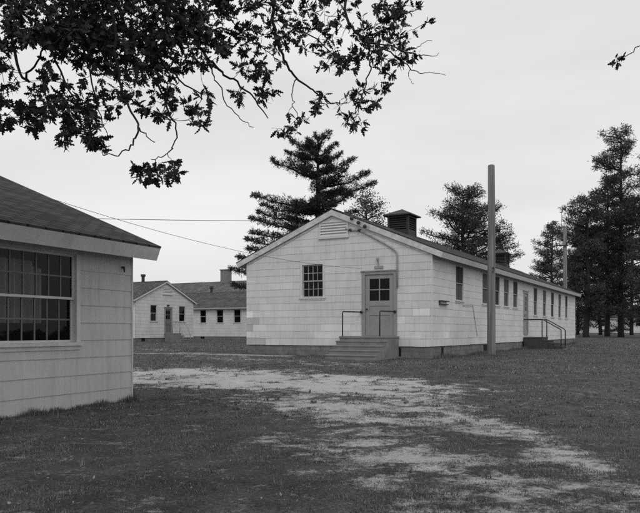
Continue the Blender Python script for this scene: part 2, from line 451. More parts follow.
def make_window(parent, fr, s0, s1, z0, z1, cols=0, rows=0, trim=M['trim'], cas=.085, blind=None, sillw=.05, st=.045, munt=None, set_=.03, proud=.024, screens=None):
    """opening s0..s1, z0..z1; casing boards stand proud of the shingles round it"""
    c = MB()
    c.fbox(fr, s0-cas, s0, z0-.0, z1+cas, -.09, proud); c.fbox(fr, s1, s1+cas, z0-.0, z1+cas, -.09, proud)
    c.fbox(fr, s0, s1, z1, z1+cas, -.09, proud-.0002)
    wnd = c.build('window', trim, parent)
    si = MB(); si.fbox(fr, s0-cas-.03, s1+cas+.03, z0-sillw, z0-.0005, -.09, .058)
    si.fbox(fr, s0-cas, s1+cas, z0-sillw-.06, z0-sillw-.0005, .0, .026)
    si.build('sill', trim, wnd)
    zm = (z0+z1)/2
    sh = MB(); mu = MB() if munt else sh
    for (a, b, n) in ((zm-.02, z1, -set_), (z0, zm+.02, -set_-.032)):
        sh.fbox(fr, s0, s0+st, a, b, n-.03, n); sh.fbox(fr, s1-st, s1, a, b, n-.03, n)
        sh.fbox(fr, s0+st, s1-st, a, a+st, n-.03, n-.001); sh.fbox(fr, s0+st, s1-st, b-st, b, n-.03, n-.001)
        for i in range(1, cols):
            x = s0+st+(s1-s0-2*st)*i/cols; mu.fbox(fr, x-.011, x+.011, a+st, b-st, n-.025, n-.004)
        for i in range(1, rows):
            q = a+st+(b-a-2*st)*i/rows; mu.fbox(fr, s0+st, s1-st, q-.011, q+.011, n-.024, n-.005)
    sh.build('sash', M['sash'] if trim is not M['trim_old'] else M['trim_old'], wnd)
    if munt: mu.build('muntins', munt, wnd)
    for kk, (a, b, n) in enumerate(((zm, z1-.01, -set_-.014), (z0+.01, zm, -set_-.046))):
        pn = MB()
        q = [fr.p(s0+.01, a, n), fr.p(s1-.01, a, n), fr.p(s1-.01, b, n), fr.p(s0+.01, b, n)]
        pn.add(q, [(0, 1, 2, 3) if not fr.flip else (3, 2, 1, 0)])
        pn.build('pane' if not screens else 'insect_screen', M[screens[kk] if screens else 'glass'], wnd)
    if blind:
        bl = MB(); bl.fbox(fr, s0+.02, s1-.02, z1-(z1-z0)*blind, z1-.01, -.14, -.13); bl.build('window_blind', M['blind'], wnd)
    return wnd

def make_door(parent, fr, s0, s1, z0, z1, m, panels=True, lights=(2, 2), glz=(.57, .93), handle=True, trim=None):
    trim = trim or M['door']
    cs = .13; c = MB()
    c.fbox(fr, s0-cs, s0, z0, z1+cs*.8, -.06, .03); c.fbox(fr, s1, s1+cs, z0, z1+cs*.8, -.06, .03)
    c.fbox(fr, s0, s1, z1, z1+cs*.8, -.06, .0297)
    c.fbox(fr, s0-cs-.03, s1+cs+.03, z1+cs*.8, z1+cs*.8+.04, .0, .06)
    c.fbox(fr, s0, s1, z0-.04, z0+.015, -.06, .05)
    door = MB(); hgt = z1-z0; wd = s1-s0; st = .15*wd
    n0, n1 = -.05, -.012
    ga_, gb_ = z0+hgt*glz[0], z0+hgt*glz[1]; gs0, gs1 = s0+st, s1-st
    door.fbox(fr, s0+.004, gs0, z0+.02, z1-.004, n0, n1); door.fbox(fr, gs1, s1-.004, z0+.02, z1-.004, n0, n1)
    door.fbox(fr, gs0, gs1, gb_, z1-.004, n0, n1-.0005)
    rails = [z0+.02, z0+.02+hgt*.13, z0+hgt*.37, z0+hgt*.41, z0+hgt*.475, z0+hgt*.51, ga_-.0, ga_]
    lows = [(z0+.02, z0+hgt*.12), (z0+hgt*.335, z0+hgt*.39), (z0+hgt*.485, ga_)]
    for a, b in lows: door.fbox(fr, gs0, gs1, a, b, n0, n1-.0005)
    door.fbox(fr, gs0, gs1, z0+hgt*.12, z0+hgt*.335, n0, n1-.02); door.fbox(fr, gs0, gs1, z0+hgt*.39, z0+hgt*.485, n0, n1-.02)
    for i in range(1, lights[0]):
        x = gs0+(gs1-gs0)*i/lights[0]; door.fbox(fr, x-.016, x+.016, ga_, gb_, n0, n1-.003)
    for i in range(1, lights[1]):
        q = ga_+(gb_-ga_)*i/lights[1]; door.fbox(fr, gs0, gs1, q-.016, q+.016, n0, n1-.004)
    dr = door.build('door', m, parent)
    c.build('door_frame', trim, dr)
    p = MB(); q = [fr.p(gs0, ga_, -.035), fr.p(gs1, ga_, -.035), fr.p(gs1, gb_, -.035), fr.p(gs0, gb_, -.035)]
    p.add(q, [(0, 1, 2, 3) if not fr.flip else (3, 2, 1, 0)]); p.build('pane', M['glass'], dr)
    if handle:
        hb = MB(); x = s0+.5*st
        hb.tube([fr.p(x, z0+.95, -.012), fr.p(x, z0+.95, .03), fr.p(x, z0+.95, .035), fr.p(x, z0+.95, .065), fr.p(x, z0+.95, .075)], [.016, .014, .03, .034, .012], 10)
        hb.build('door_handle', M['tin'], dr, True)
    return dr

def building(name, loc, rz, W, Ln, g, zs, zr, p, e=.45, r=.2, fh=.22, label='', cat='building', group=None,
             holes=None, sid='siding', trim='trim', roofm='roof', founder=True, tone=None, course=COURSE, rake_m=None, gap=.0006, var=.022):
    """local frame: gable front on y=0 with x from -W to 0, long side wall on x=0; z values given above the camera (horizon)"""
    holes = holes or {}
    root = empty(name, (loc[0], loc[1], g), rz, label=label, cat=cat, group=group)
    Z = lambda q: H+q-g
    zs_, zr_ = Z(zs), Z(zr); xc = -W/2
    cp = math.sqrt(1+p*p)
    under = lambda x: zr_-p*abs(x-xc)-.05
    fr = {'front': Frame((-W, 0, 0), (1, 0, 0), (0, -1, 0)), 'right': Frame((0, 0, 0), (0, 1, 0), (1, 0, 0)),
          'left': Frame((-W, 0, 0), (0, 1, 0), (-1, 0, 0)), 'back': Frame((-W, Ln, 0), (1, 0, 0), (0, 1, 0))}
    gable = [(0, zs_-.1), (W, zs_-.1), (W, under(0)), (W/2, under(xc)), (0, under(-W))]
    side = [(0, zs_-.1), (Ln, zs_-.1), (Ln, under(0)), (0, under(0))]
    for k, nm in enumerate(('front', 'right', 'left', 'back')):
        gab = nm in ('front', 'back')
        siding(root, fr[nm], gable if gab else side, zs_, under(xc) if gab else under(0), 0, W if gab else Ln,
               holes.get(nm, []), M[sid], tone.get(nm) if tone else None, course=course, seed=k, gap=gap, var=var)
        cb = MB()
    # corner boards of sheet metal
    # foundation
    fm = MB(); ft = zs_-.003; fb = -.25
    fm.fbox(fr['front'], .03, W-.03, fb, ft, -.2, -.03); fm.fbox(fr['back'], .03, W-.03, fb, ft, -.2, -.03)
    fm.fbox(fr['right'], .2, Ln-.2, fb, ft, -.2, -.03); fm.fbox(fr['left'], .2, Ln-.2, fb, ft, -.2, -.03)
    if founder: fm.build('foundation', M['block'], root)
    # interior
    im = MB()
    im.box((xc, Ln/2, zs_+.36), (W-.1, Ln-.1, .05))
    im.box((xc, Ln/2, under(0)-.02), (W-.02, Ln-.02, .03))
    im.box((xc, Ln/2, (zs_+under(0))/2), (.1, Ln-.1, under(0)-zs_-.1))
    im.build('interior', M['interior'], root)
    # roof slabs with shingle UVs
    rm = MB(); half = W/2+e; t = .035
    for sgn in (1, -1):
        y0, y1 = -r, Ln+r
        a = (xc, zr_); b = (xc+sgn*half, zr_-p*half)
        nx_, nz_ = sgn*p/cp, 1/cp
        V_ = [(a[0], y0, a[1]), (b[0], y0, b[1]), (b[0], y1, b[1]), (a[0], y1, a[1])]
        Vl = [(v[0]-nx_*t*(0 if v[0] == xc else 1), v[1], v[2]-t*(cp if v[0] == xc else nz_)) for v in V_]
        sl_ = half*cp
        uvt = [(y0, 0), (y0, sl_), (y1, sl_), (y1, 0)]
        top = (0, 1, 2, 3); bot = (7, 6, 5, 4)
        fs = [top, bot, (0, 4, 5, 1), (1, 5, 6, 2), (2, 6, 7, 3)]
        if sgn < 0: fs = [f[::-1] for f in fs]
        uv_ = []
        for f in fs: uv_.append([uvt[k % 4] for k in f])
        rm.add(V_+Vl, fs, 1, uv_)
        cpx = MB()
    # ridge cap
    rm.add([(xc-.13, -r, zr_-p*.13+.012), (xc, -r, zr_+.02), (xc+.13, -r, zr_-p*.13+.012),
            (xc-.13, Ln+r, zr_-p*.13+.012), (xc, Ln+r, zr_+.02), (xc+.13, Ln+r, zr_-p*.13+.012)],
           [(0, 3, 4, 1), (1, 4, 5, 2)], 1, [[(0, 0), (Ln, 0), (Ln, .13), (0, .13)]]*2)
    roof = rm.build('roof', M[roofm], root)
    # sloping soffit + square-cut fascia along both eaves
    for sgn in (1, -1):
        nx_, nz_ = sgn*p/cp, 1/cp            # roof normal
        dx_, dz_ = sgn/cp, -p/cp             # down slope
        ex, ez = xc+sgn*half, zr_-p*half
        q = lambda along, deep, y: (ex+dx_*along-nx_*deep, y, ez+dz_*along-nz_*deep)
        fa = MB(); y0, y1 = -r+.003, Ln+r-.003
        vs = [q(-.03, t+.002, y0), q(-.002, t+.002, y0), q(-.002, fh, y0), q(-.03, fh, y0)]
        vs += [(v[0], y1, v[2]) for v in vs]
        fs = [(0, 1, 2, 3), (7, 6, 5, 4), (0, 4, 5, 1), (1, 5, 6, 2), (2, 6, 7, 3), (3, 7, 4, 0)]
        if sgn > 0: fs = [f[::-1] for f in fs]
        fa.add(vs, fs); fa.build('fascia', M[trim], root)
        so_ = MB(); back = e*cp+.02
        vs = [q(-.032, fh-.05, y0+.03), q(-.032, fh-.03, y0+.03), q(-back, fh-.03, y0+.03), q(-back, fh-.05, y0+.03)]
        vs += [(v[0], y1-.03, v[2]) for v in vs]
        so_.add(vs, fs); so_.build('soffit', M['soffit'], root)
    # rake boards at both gable ends
    for yy, nn in ((-r, -1), (Ln+r, 1)):
        for sgn in (1, -1):
            rb = MB(); nx_, nz_ = sgn*p/cp, 1/cp; dx_, dz_ = sgn/cp, -p/cp
            ex, ez = xc+sgn*half, zr_-p*half
            ya, yb = (yy+.004, yy+.03) if nn < 0 else (yy-.03, yy-.004)
            lo, hi = t+.002, fh
            pt = lambda along, deep: (ex+dx_*along-nx_*deep, ez+dz_*along-nz_*deep)
            e0, e1 = pt(-.032, lo), pt(-.032, hi)
            k0 = (xc, zr_-lo*cp); k1 = (xc, zr_-hi*cp)
            vs = [(e0[0], ya, e0[1]), (e1[0], ya, e1[1]), (k1[0], ya, k1[1]), (k0[0], ya, k0[1])]
            vs += [(v[0], yb, v[2]) for v in vs]
            fs = [(0, 1, 2, 3), (7, 6, 5, 4), (0, 4, 5, 1), (1, 5, 6, 2), (2, 6, 7, 3), (3, 7, 4, 0)]
            if sgn < 0: fs = [f[::-1] for f in fs]
            rb.add(vs, fs)
            # narrower frieze board against the wall
            yc, yd = (-.028, -.002) if nn < 0 else (Ln+.002, Ln+.028)
            e0, e1 = pt(-e*cp-.02, fh-.02), pt(-e*cp-.02, fh+.085)
            k0 = (xc, zr_-(fh-.02)*cp); k1 = (xc, zr_-(fh+.085)*cp)
            vs = [(e0[0], yc, e0[1]), (e1[0], yc, e1[1]), (k1[0], yc, k1[1]), (k0[0], yc, k0[1])]
            vs += [(v[0], yd, v[2]) for v in vs]
            rb.add(vs, fs)
            # underside between the rake board and the wall
            yA, yB = (yy+.031, -.001) if nn < 0 else (Ln+.001, yy-.031)
            e0, e1 = pt(-.04, t+.01), pt(-.04, t+.03)
            k0 = (xc, zr_-(t+.01)*cp); k1 = (xc, zr_-(t+.03)*cp)
            vs = [(e0[0], yA, e0[1]), (e1[0], yA, e1[1]), (k1[0], yA, k1[1]), (k0[0], yA, k0[1])]
            vs += [(v[0], yB, v[2]) for v in vs]
            rb.add(vs, fs)
            rb.build('rake_board', M[rake_m or trim], root)
    return root, fr, Z, under

def louver(parent, fr, s0, s1, z0, z1, m, n=5):
    b = MB(); c = .06
    b.fbox(fr, s0-c, s0, z0-c, z1+c, .0, .045); b.fbox(fr, s1, s1+c, z0-c, z1+c, .0, .045)
    b.fbox(fr, s0, s1, z1, z1+c, .0, .0447); b.fbox(fr, s0-c-.03, s1+c+.03, z0-c-.03, z0, .0, .07)
    h = (z1-z0)/n
    for i in range(n):
        a = z0+i*h
        q = [fr.p(s0, a+.01, .05), fr.p(s1, a+.01, .05), fr.p(s1, a+h*.72, .012), fr.p(s0, a+h*.72, .012),
             fr.p(s0, a, .045), fr.p(s1, a, .045), fr.p(s1, a+h*.68, .004), fr.p(s0, a+h*.68, .004)]
        b.add(q, [(0, 1, 2, 3), (7, 6, 5, 4), (0, 4, 5, 1), (2, 6, 7, 3)])
    o = b.build('gable_vent', m, parent)
    k = MB(); q = [fr.p(s0, z0, .0135), fr.p(s1, z0, .0135), fr.p(s1, z1, .0135), fr.p(s0, z1, .0135)]
    return o

def ventilator(parent, x, y, zridge, p, sz, hb, m=None):
    """square louvred roof ventilator with a low hipped cap straddling the ridge"""
    b = MB(); h2 = sz/2; z0 = zridge-p*h2-.02; z1 = zridge+hb
    for sx, sy in ((-1, -1), (1, -1), (1, 1), (-1, 1)):
        b.box((x+sx*(h2-.05), y+sy*(h2-.05), (z0+z1)/2), (.1, .1, z1-z0))
    b.box((x, y, (z0+zridge+.06)/2), (sz-.04, sz-.04, zridge+.06-z0))
    b.box((x, y, z1-.04), (sz+.01, sz+.01, .08))
    n = max(4, int((z1-zridge-.1)/.1))
    for i in range(n):
        zc = zridge+.1+(i+.5)*(z1-.1-zridge-.1)/n
        for k in range(4):
            rot = Matrix.Rotation(k*math.pi/2, 3, 'Z')
            mt = rot @ Matrix.Rotation(R(-38), 3, 'X')
            b.box(Vector((x, y, zc))+rot @ Vector((0, -(h2-.05), 0)), (sz-.2, .012, .1), mt)
    b.box((x, y, (zridge+z1)/2), (sz-.26, sz-.26, z1-zridge-.02))
    o = b.build('roof_ventilator', m or M['tin'], parent)
    c = MB(); q = h2+.16; hz = .30*sz
    vs = [(x-q, y-q, z1), (x+q, y-q, z1), (x+q, y+q, z1), (x-q, y+q, z1),
          (x-q, y-q, z1+.06), (x+q, y-q, z1+.06), (x+q, y+q, z1+.06), (x-q, y+q, z1+.06), (x, y, z1+.06+hz)]
    c.add(vs, [(3, 2, 1, 0), (0, 1, 5, 4), (1, 2, 6, 5), (2, 3, 7, 6), (3, 0, 4, 7), (4, 5, 8), (5, 6, 8), (6, 7, 8), (7, 4, 8)])
    c.build('ventilator_cap', M['tin'], o)
    return o

TH = R(28.5); u = Vector((math.sin(TH), math.cos(TH))); v_ = Vector((-math.cos(TH), math.sin(TH)))
G1 = .35
# ---- main barracks
MAIN = Vector((3.856, 24.1)); WM, LM = 7.7, 31.4
def on_front(px, py):           # photograph pixel -> (s from the left corner, z above horizon) on the gable wall
    k = (px-320)/F              # point = MAIN + t*v_ ; X = k*Y
    t = (k*MAIN.y-MAIN.x)/(v_.x-k*v_.y); Y = MAIN.y+t*v_.y
    return WM-t, (331-py)/F*Y
def on_side(px, py):
    k = (px-320)/F
    t = (k*MAIN.y-MAIN.x)/(u.x-k*u.y); Y = MAIN.y+t*u.y
    return t, (331-py)/F*Y
Zm = lambda q: H+q-G1
# openings
ws0, wz1 = on_front(302.3, 264.3); ws1, wz0 = on_front(323.0, 297.2); wz0 = (331-297.2)/F*26.2; wz1 = (331-264.3)/F*26.2
ds0 = on_front(365.2, 300)[0]; ds1 = on_front(393.8, 300)[0]; dz0, dz1 = -.165, 2.03
winF = (ws0, ws1, Zm(wz0), Zm(wz1)); doorF = (ds0, ds1, Zm(dz0), Zm(dz1))
SIDE_W = [(3.13, 1.17, 2.48), (6.8, 1.17, 2.48), (8.75, 1.17, 2.48), (10.5, 1.17, 2.48), (12.35, 1.17, 2.48)] + \
         [(q, .88, 2.42) for q in (17.2, 19.8, 22.35, 24.9, 27.5)]
winS = [(c-.47, c+.47, Zm(a), Zm(b)) for c, a, b in SIDE_W]
doorS = (14.25, 15.15, Zm(-.16), Zm(1.98))
ventH = []
vs0, vzA = on_front(321, 236); vs1, vzB = on_front(347, 223)
vz0, vz1 = (331-236.2)/F*25.95, (331-222.6)/F*25.95
rows = lambda k: Zm(-.54)+COURSE*(k+.5)
def tone_front(s, z):
    k = int((z-Zm(-.54))/COURSE)
    T = {0: [(0, .75, .76), (5.55, 7.7, 1.04)], 1: [(.1, .8, 1.12), (3.0, 4.1, 1.14), (6.0, 7.7, 1.06)], 2: [(0, .4, .72), (.45, .9, 1.14), (3.3, 4.4, 1.14), (6.2, 7.0, 1.11)],
         3: [(0, .72, .72), (6.2, 6.85, 1.12)], 4: [(0, .45, 1.30), (7.05, 7.6, 1.28), (6.1, 6.5, 1.12)], 6: [(2.9, 3.4, .93)], 8: [(1.2, 1.9, 1.05)], 10: [(4.6, 5.2, 1.05)]}
    for a, b, t in T.get(k, []):
        if a <= s <= b: return t
    return .965 if k > 4 else 1.0
def tone_side(s, z):
    k = int((z-Zm(-.54))/COURSE)
    if k == 1 and 1.2 < s < 1.7: return 1.1
    return .99
main, frm, Zf, under = building('barracks', MAIN, -TH, WM, LM, G1, -.54, 4.52, .418, r=.11, fh=.23,
    label='long white shingled barracks with concrete steps and gable facing the track', cat='building',
    holes={'front': [winF, doorF], 'right': winS+[doorS]}, tone={'front': tone_front, 'right': tone_side}, rake_m='trim_worn')
make_window(main, frm['front'], *winF, cols=4, rows=2)
for i, h in enumerate(winS): make_window(main, frm['right'], *h, cols=0, rows=0, cas=.06, st=.03, set_=-.002, proud=.014, screens=(('screen', 'screen_grey'), ('screen_grey', 'screen_grey'), ('screen', 'screen'), ('screen_grey', 'screen_grey'), ('screen', 'screen_grey'))[i % 5], blind=(None, .5, .97, .6, None, .55, .97, .5, .4, None)[i])
make_door(main, frm['front'], *doorF, M['door'])
make_door(main, frm['right'], *doorS, M['door'], lights=(1, 3))
louver(main, frm['front'], vs0, vs1, Zm(vz0), Zm(vz1), M['trim'], 5)
XR = -WM/2
ventilator(main, XR, 6.87, Zm(4.52), .418, 1.02, .68)
ventilator(main, XR, 24.7, Zm(4.52), .418, 1.02, .68)
# foundation openings (dark recess boxes set 3 mm proud of the block face)
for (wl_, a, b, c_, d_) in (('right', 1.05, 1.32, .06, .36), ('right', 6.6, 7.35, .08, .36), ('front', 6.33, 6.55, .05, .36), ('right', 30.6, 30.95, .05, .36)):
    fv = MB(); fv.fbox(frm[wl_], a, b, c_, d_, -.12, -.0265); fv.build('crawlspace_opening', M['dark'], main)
# service mast, knobs, lamp
def P_front(px, py, n=.05):
    s, z = on_front(px, py); return frm['front'].p(s, Zm(z), n)
mb = MB()
path = [(346, 229), (351, 230.3), (360, 230.6), (372, 236.5), (384, 243), (392.5, 248.2), (396, 251), (397.6, 254), (397.8, 260), (397.8, 287.5)]
mb.tube([P_front(*q) for q in path], .028, 8); mb.build('service_conduit', M['conduit'], main, True)
for q in ((354.3, 219.3), (361, 223.4), (367.3, 227.2)):
    k = MB(); c = P_front(*q, n=.0)
    k.tube([c+Vector((0, -.15, 0)), c+Vector((0, -.22, 0)), c+Vector((0, -.23, 0)), c+Vector((0, -.29, 0))], [.05, .06, .075, .05], 10)
    k.build('insulator', M['iron'], main, True)
for q in ((351, 230.2), (360, 230.6)):
    k = MB(); c = P_front(*q, n=.03); k.tube([c, c+Vector((0, -.09, 0))], [.055, .045], 10); k.build('insulator', M['iron'], main, True)
lm = MB(); c = P_front(378.7, 268.3, 0)
lm.fbox(frm['front'], on_front(374.8, 268)[0], on_front(383.5, 268)[0], Zm(2.235), Zm(2.33), .015, .05)
lm.tube([P_front(378.8, 266, .03), P_front(378.8, 263, .05), P_front(378.8, 261.5, .09)], [.022, .02, .02], 8)
lo = lm.build('door_lamp', M['conduit'], main)
lg = MB(); c = P_front(378.8, 259, .1)
lg.tube([c+Vector((0, 0, -.08)), c+Vector((0, 0, -.02)), c+Vector((0, 0, .06)), c+Vector((0, 0, .09))], [.015, .05, .055, .025], 12)
lg.build('lamp_shade', M['lampglass'], lo, True)
# bracket shelf on the side wall, crack wire
bk = MB(); a0 = on_side(438.5, 303)[0]; a1 = on_side(446.5, 304)[0]
bk.fbox(frm['right'], a0+.02, a1-.02, Zm(.94), Zm(.965), .01, .10); bk.fbox(frm['right'], a0, a1, Zm(1.06), Zm(1.085), .01, .12)
bk.fbox(frm['right'], a0+.03, a0+.07, Zm(.9651), Zm(1.0599), .01, .05)
bk.build('wall_bracket', M['tin'], main)
def P_side(px, py, n=.03):
    s, z = on_side(px, py); return frm['right'].p(s, Zm(z), n)
cw = MB(); cw.tube([P_side(462, 305.6), P_side(472, 305.8), P_side(473.5, 315), P_side(475, 326), P_side(476.7, 336)], .008, 6)
cw.build('dangling_cable', M['iron'], main)
# gable steps
def steps(parent, fr, s0, s1, ztop, zbot, plat, n, run, m, name='entry_steps', wid=0):
    b = MB(); rise = (ztop-zbot)/(n+1)
    b.fbox(fr, s0, s1, zbot-.3, ztop, .031, plat)
    for i in range(n):
        z = ztop-rise*(i+1); b.fbox(fr, s0-.001*i, s1+.001*i, zbot-.3, z, plat+run*i+.0005, plat+run*(i+1))
        b.fbox(fr, s0-.012, s1+.012, z-.05, z+.004, plat+run*i+.001, plat+run*(i+1)+.02)
    b.fbox(fr, s0-.02, s1+.02, ztop-.07, ztop+.004, .032, plat+.02)
    o_ = b.build(name, m, parent); bv = o_.modifiers.new('worn_edges', 'BEVEL'); bv.width = .014; bv.segments = 2
    return o_
st0 = on_front(352.5, 337)[0]; st1 = on_front(399.2, 337)[0]
es = steps(main, frm['front'], st0, st1, Zm(dz0)-.02, 0.0, 1.05, 4, .27, M['concrete'])
for sx, px in ((st0+.07, 362), (st1-.33, 395.5)):
    hb = MB(); f = frm['front']; zt = Zm(dz0)-.02
    sw = on_front(px, 312)[0]
    hb.tube([f.p(sx, zt-.05, .95), f.p(sx, zt+.80, .95), f.p(sx, zt+.86, .93), f.p(sx+.0, zt+.87, .88), f.p(sw, zt+.87, .05)], .024, 8)
    hb.tube([f.p(sw, zt+.87, .09), f.p(sw, zt+.87, .028)], .05, 10)
    hb.build('handrail', M['iron'], es, True)
# side steps: dark plank platform with stairs going straight out from the wall
ss = steps(main, frm['right'], 14.05, 15.45, Zm(-.32), .02, 1.0, 3, .30, M['planks'])
f = frm['right']; zt = Zm(-.32)
for sx in (14.12, 15.38):
    hb = MB()
    hb.tube([f.p(sx, zt+.92, .03), f.p(sx, zt+.92, .96), f.p(sx, zt+.90, 1.02), f.p(sx, zt+.42, 1.84), f.p(sx, zt+.36, 1.90), f.p(sx, .0, 1.90)], .026, 8)
    hb.tube([f.p(sx, zt-.02, .96), f.p(sx, zt+.92, .96)], .026, 8)
    hb.build('handrail', M['iron'], ss, True)

# ---- left house (near, eave side towards the track)
TL = R(25.9); uL = Vector((math.sin(TL), math.cos(TL)))
LL, WL = 13.0, 7.7
cornL = Vector((-3.10, 11.53)); oL = cornL-uL*LL
GL = .16
Zl = lambda q: H+q-GL
def on_left(px, py):
    k = (px-320)/F; t = (k*cornL.y-cornL.x)/(uL.x-k*uL.y); Y = cornL.y+t*uL.y
    return LL+t, (331-py)/F*Y
wl1 = on_left(75.6, 300)[0]; wl0 = wl1-1.62
zl_top = on_left(72, 257)[1]+.04; zl_bot = on_left(72, 342.3)[1]
winL = (wl0, wl1, Zl(zl_bot), Zl(zl_top))
winL2 = (wl0-3.4, wl1-3.4, Zl(zl_bot), Zl(zl_top))
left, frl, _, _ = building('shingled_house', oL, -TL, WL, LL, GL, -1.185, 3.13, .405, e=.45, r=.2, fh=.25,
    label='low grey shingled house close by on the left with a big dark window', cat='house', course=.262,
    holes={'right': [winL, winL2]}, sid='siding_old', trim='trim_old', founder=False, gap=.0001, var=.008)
for wv in (winL, winL2):
    wd = make_window(left, frl['right'], *wv, cols=7, rows=2, trim=M['trim_old'], cas=.075, st=.035, munt=M['muntin'])
nseg = 60
for (a, b, zb, zt_) in ((wl0+.12, wl1-.34, Zl(zl_bot)+.28, Zl(zl_top)-.12), (wl0-3.3, wl1-3.5, Zl(zl_bot)+.2, Zl(zl_top)-.12)):  # folded sheets added behind the panes to imitate the pale reflection
    cu = MB()
    pts = [(a+(b-a)*i/nseg, -.34+.06*math.sin(i*.80)+.015*math.sin(i*.37)) for i in range(nseg+1)]
    vs = [frl['right'].p(s, zb, n) for s, n in pts]+[frl['right'].p(s, zt_-(.16 if i > nseg*.8 else 0)*(i/nseg-.8)*5, n) for i, (s, n) in enumerate(pts)]
    cu.add(vs, [(i, i+1, nseg+2+i, nseg+1+i) for i in range(nseg)])
    cu.build('reflection_curtain', M['reflection_curtain'], left)
ds = MB(); ds.tube([frl['right'].p(LL+.05, -.05, -.03), frl['right'].p(LL+.05, .12, -.03), frl['right'].p(LL+.045, .2, -.02)], [.035, .035, .03], 8)
ds.build('drain_stub', M['iron'], left)
kn = MB(); c = frl['right'].p(*on_left(122, 267.5)[:1], Zl(on_left(122, 267.5)[1]), .01)
kn.tube([c, c+Vector((.05, -.02, 0)), c+Vector((.06, -.02, -.08))], [.02, .02, .012], 8); kn.build('wall_hook', M['iron'], left)
eg = MB(); eg.fbox(frl['right'], LL-.022, LL+.012, Zl(-1.15), Zl(1.42), -.03, .019); eg.build('corner_trim', M['trim_old'], left)
eg = MB(); eg.fbox(frm['right'], -.013, .022, Zm(-.53), Zm(2.62), -.02, .0185)
eg.build('corner_trim', M['siding'], main)

# ---- gabled barracks far left (gable end faces the camera's right)
RB = R(90)-TH
BQ = Vector((-10.70, 59.1)); GB = .45
Zb = lambda q: H+q-GB
WB = 6.9
def on_B(px, py):
    k = (px-320)/F; t = (k*BQ.y-BQ.x)/(u.x-k*u.y); Y = BQ.y+t*u.y
    return WB+t, (331-py)/F*Y
wB = []
for a, b in ((150.3, 156.6), (179, 185)):
    s0, zt_ = on_B(a, 304.6); s1, zb = on_B(b, 320.8); wB.append((s0, s1, Zb(.77), Zb(2.03)))
s0 = on_B(165.3, 320)[0]; s1 = on_B(171, 320)[0]; dB = (s0, s1, Zb(-.15), Zb(1.78))
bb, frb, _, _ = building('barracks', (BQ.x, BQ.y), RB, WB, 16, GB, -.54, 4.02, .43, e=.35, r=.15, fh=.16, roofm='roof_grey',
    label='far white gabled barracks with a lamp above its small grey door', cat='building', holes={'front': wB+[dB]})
for h in wB: make_window(bb, frb['front'], *h, cols=0, blind=.35)
make_door(bb, frb['front'], *dB, M['door_dark'], handle=False)
louver(bb, frb['front'], on_B(163.2, 290)[0], on_B(171.6, 290)[0], Zb(2.98), Zb(3.45), M['trim'], 4)
k = MB(); k.fbox(frb['front'], on_B(166.7, 306)[0], on_B(168.1, 306)[0], Zb(1.98), Zb(2.1), .03, .16); k.build('door_lamp', M['iron'], bb)
k = MB(); a = on_B(141.8, 340)[0]; k.fbox(frb['front'], a, a+.38, .05, .36, -.12, -.0265); k.build('crawlspace_opening', M['dark'], bb)
sb = steps(bb, frb['front'], on_B(164.2, 333)[0], on_B(172.6, 333)[0], Zb(-.18), .0, .9, 3, .28, M['concrete'])
zt = Zb(-.18)
for sx in (on_B(164.2, 333)[0]+.06, on_B(172.6, 333)[0]-.06):
    hb = MB(); f = frb['front']
    hb.tube([f.p(sx, zt+.9, .03), f.p(sx, zt+.9, .8)]+[f.p(sx, zt-.6+1.5*math.cos(q), .8+1.1*math.sin(q)) for q in (.2, .5, .8, 1.1, 1.35)]+[f.p(sx, -.05, 1.9)], .026, 8)
    hb.tube([f.p(sx, zt, .8), f.p(sx, zt+.9, .8)], .026, 8); hb.build('handrail', M['conduit'], sb, True)
ch = MB(); xr = -WB/2
ch.tube([(xr-.0, 2.4, Zb(3.9)), (xr, 2.4, Zb(4.42)), (xr, 2.4, Zb(4.46)), (xr, 2.4, Zb(4.62))], [.13, .13, .2, .2], 10); ch.build('stove_pipe', M['iron'], bb)

# ---- barracks behind it with its eave side to us
GC = .45; Zc = lambda q: H+q-GC
CQ = Vector((-9.66, 69.0)); WC = 7.7
wl = lambda px: ((lambda k_: (k_*CQ.y-CQ.x)/(v_.x-k_*v_.y))((px-320)/F))       # metres along v_ from CQ
oC = CQ-8.5*v_+WC*u                                                              # right-hand corner of the far side
wC = []
for a, b in ((200.2, 206), (216.8, 223.2), (234, 240.6)):
    q0, q1 = sorted((8.5+wl(a), 8.5+wl(b))); wC.append((q0, q1, Zc(.80), Zc(2.10)))
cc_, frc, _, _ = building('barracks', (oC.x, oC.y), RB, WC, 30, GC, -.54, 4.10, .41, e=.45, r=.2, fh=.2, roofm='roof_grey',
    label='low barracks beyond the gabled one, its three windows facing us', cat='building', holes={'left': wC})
for h in wC: make_window(cc_, frc['left'], *h, cols=0)
k = MB(); q = 8.5+wl(202.4); k.fbox(frc['left'], q-.25, q+.25, .06, .36, -.12, -.0265); k.build('crawlspace_opening', M['dark'], cc_)
k = MB(); q = 8.5+wl(196)+1.0
k.tube([(-WC/2, q, Zc(3.9)), (-WC/2, q, Zc(4.5)), (-WC/2, q, Zc(4.55)), (-WC/2, q, Zc(4.75))], [.14, .14, .22, .2], 10); k.build('stove_pipe', M['iron'], cc_)

# ---- bigger hall behind with the brick chimney
GD = .55; WD_ = 15.0
ctr = at(226, 331, 83); oD = Vector((ctr.x, ctr.y))-14*v_+(WD_/2)*u
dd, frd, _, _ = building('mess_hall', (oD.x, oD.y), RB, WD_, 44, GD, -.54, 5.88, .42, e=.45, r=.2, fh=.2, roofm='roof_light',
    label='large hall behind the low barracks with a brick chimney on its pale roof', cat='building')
k = MB(); k.box((-WD_/2, 14, H+5.88-GD+.35), (.95, .95, 1.9)); k.box((-WD_/2, 14, H+5.88-GD+1.34), (1.1, 1.1, .1)); k.build('chimney', M['brick'], dd)

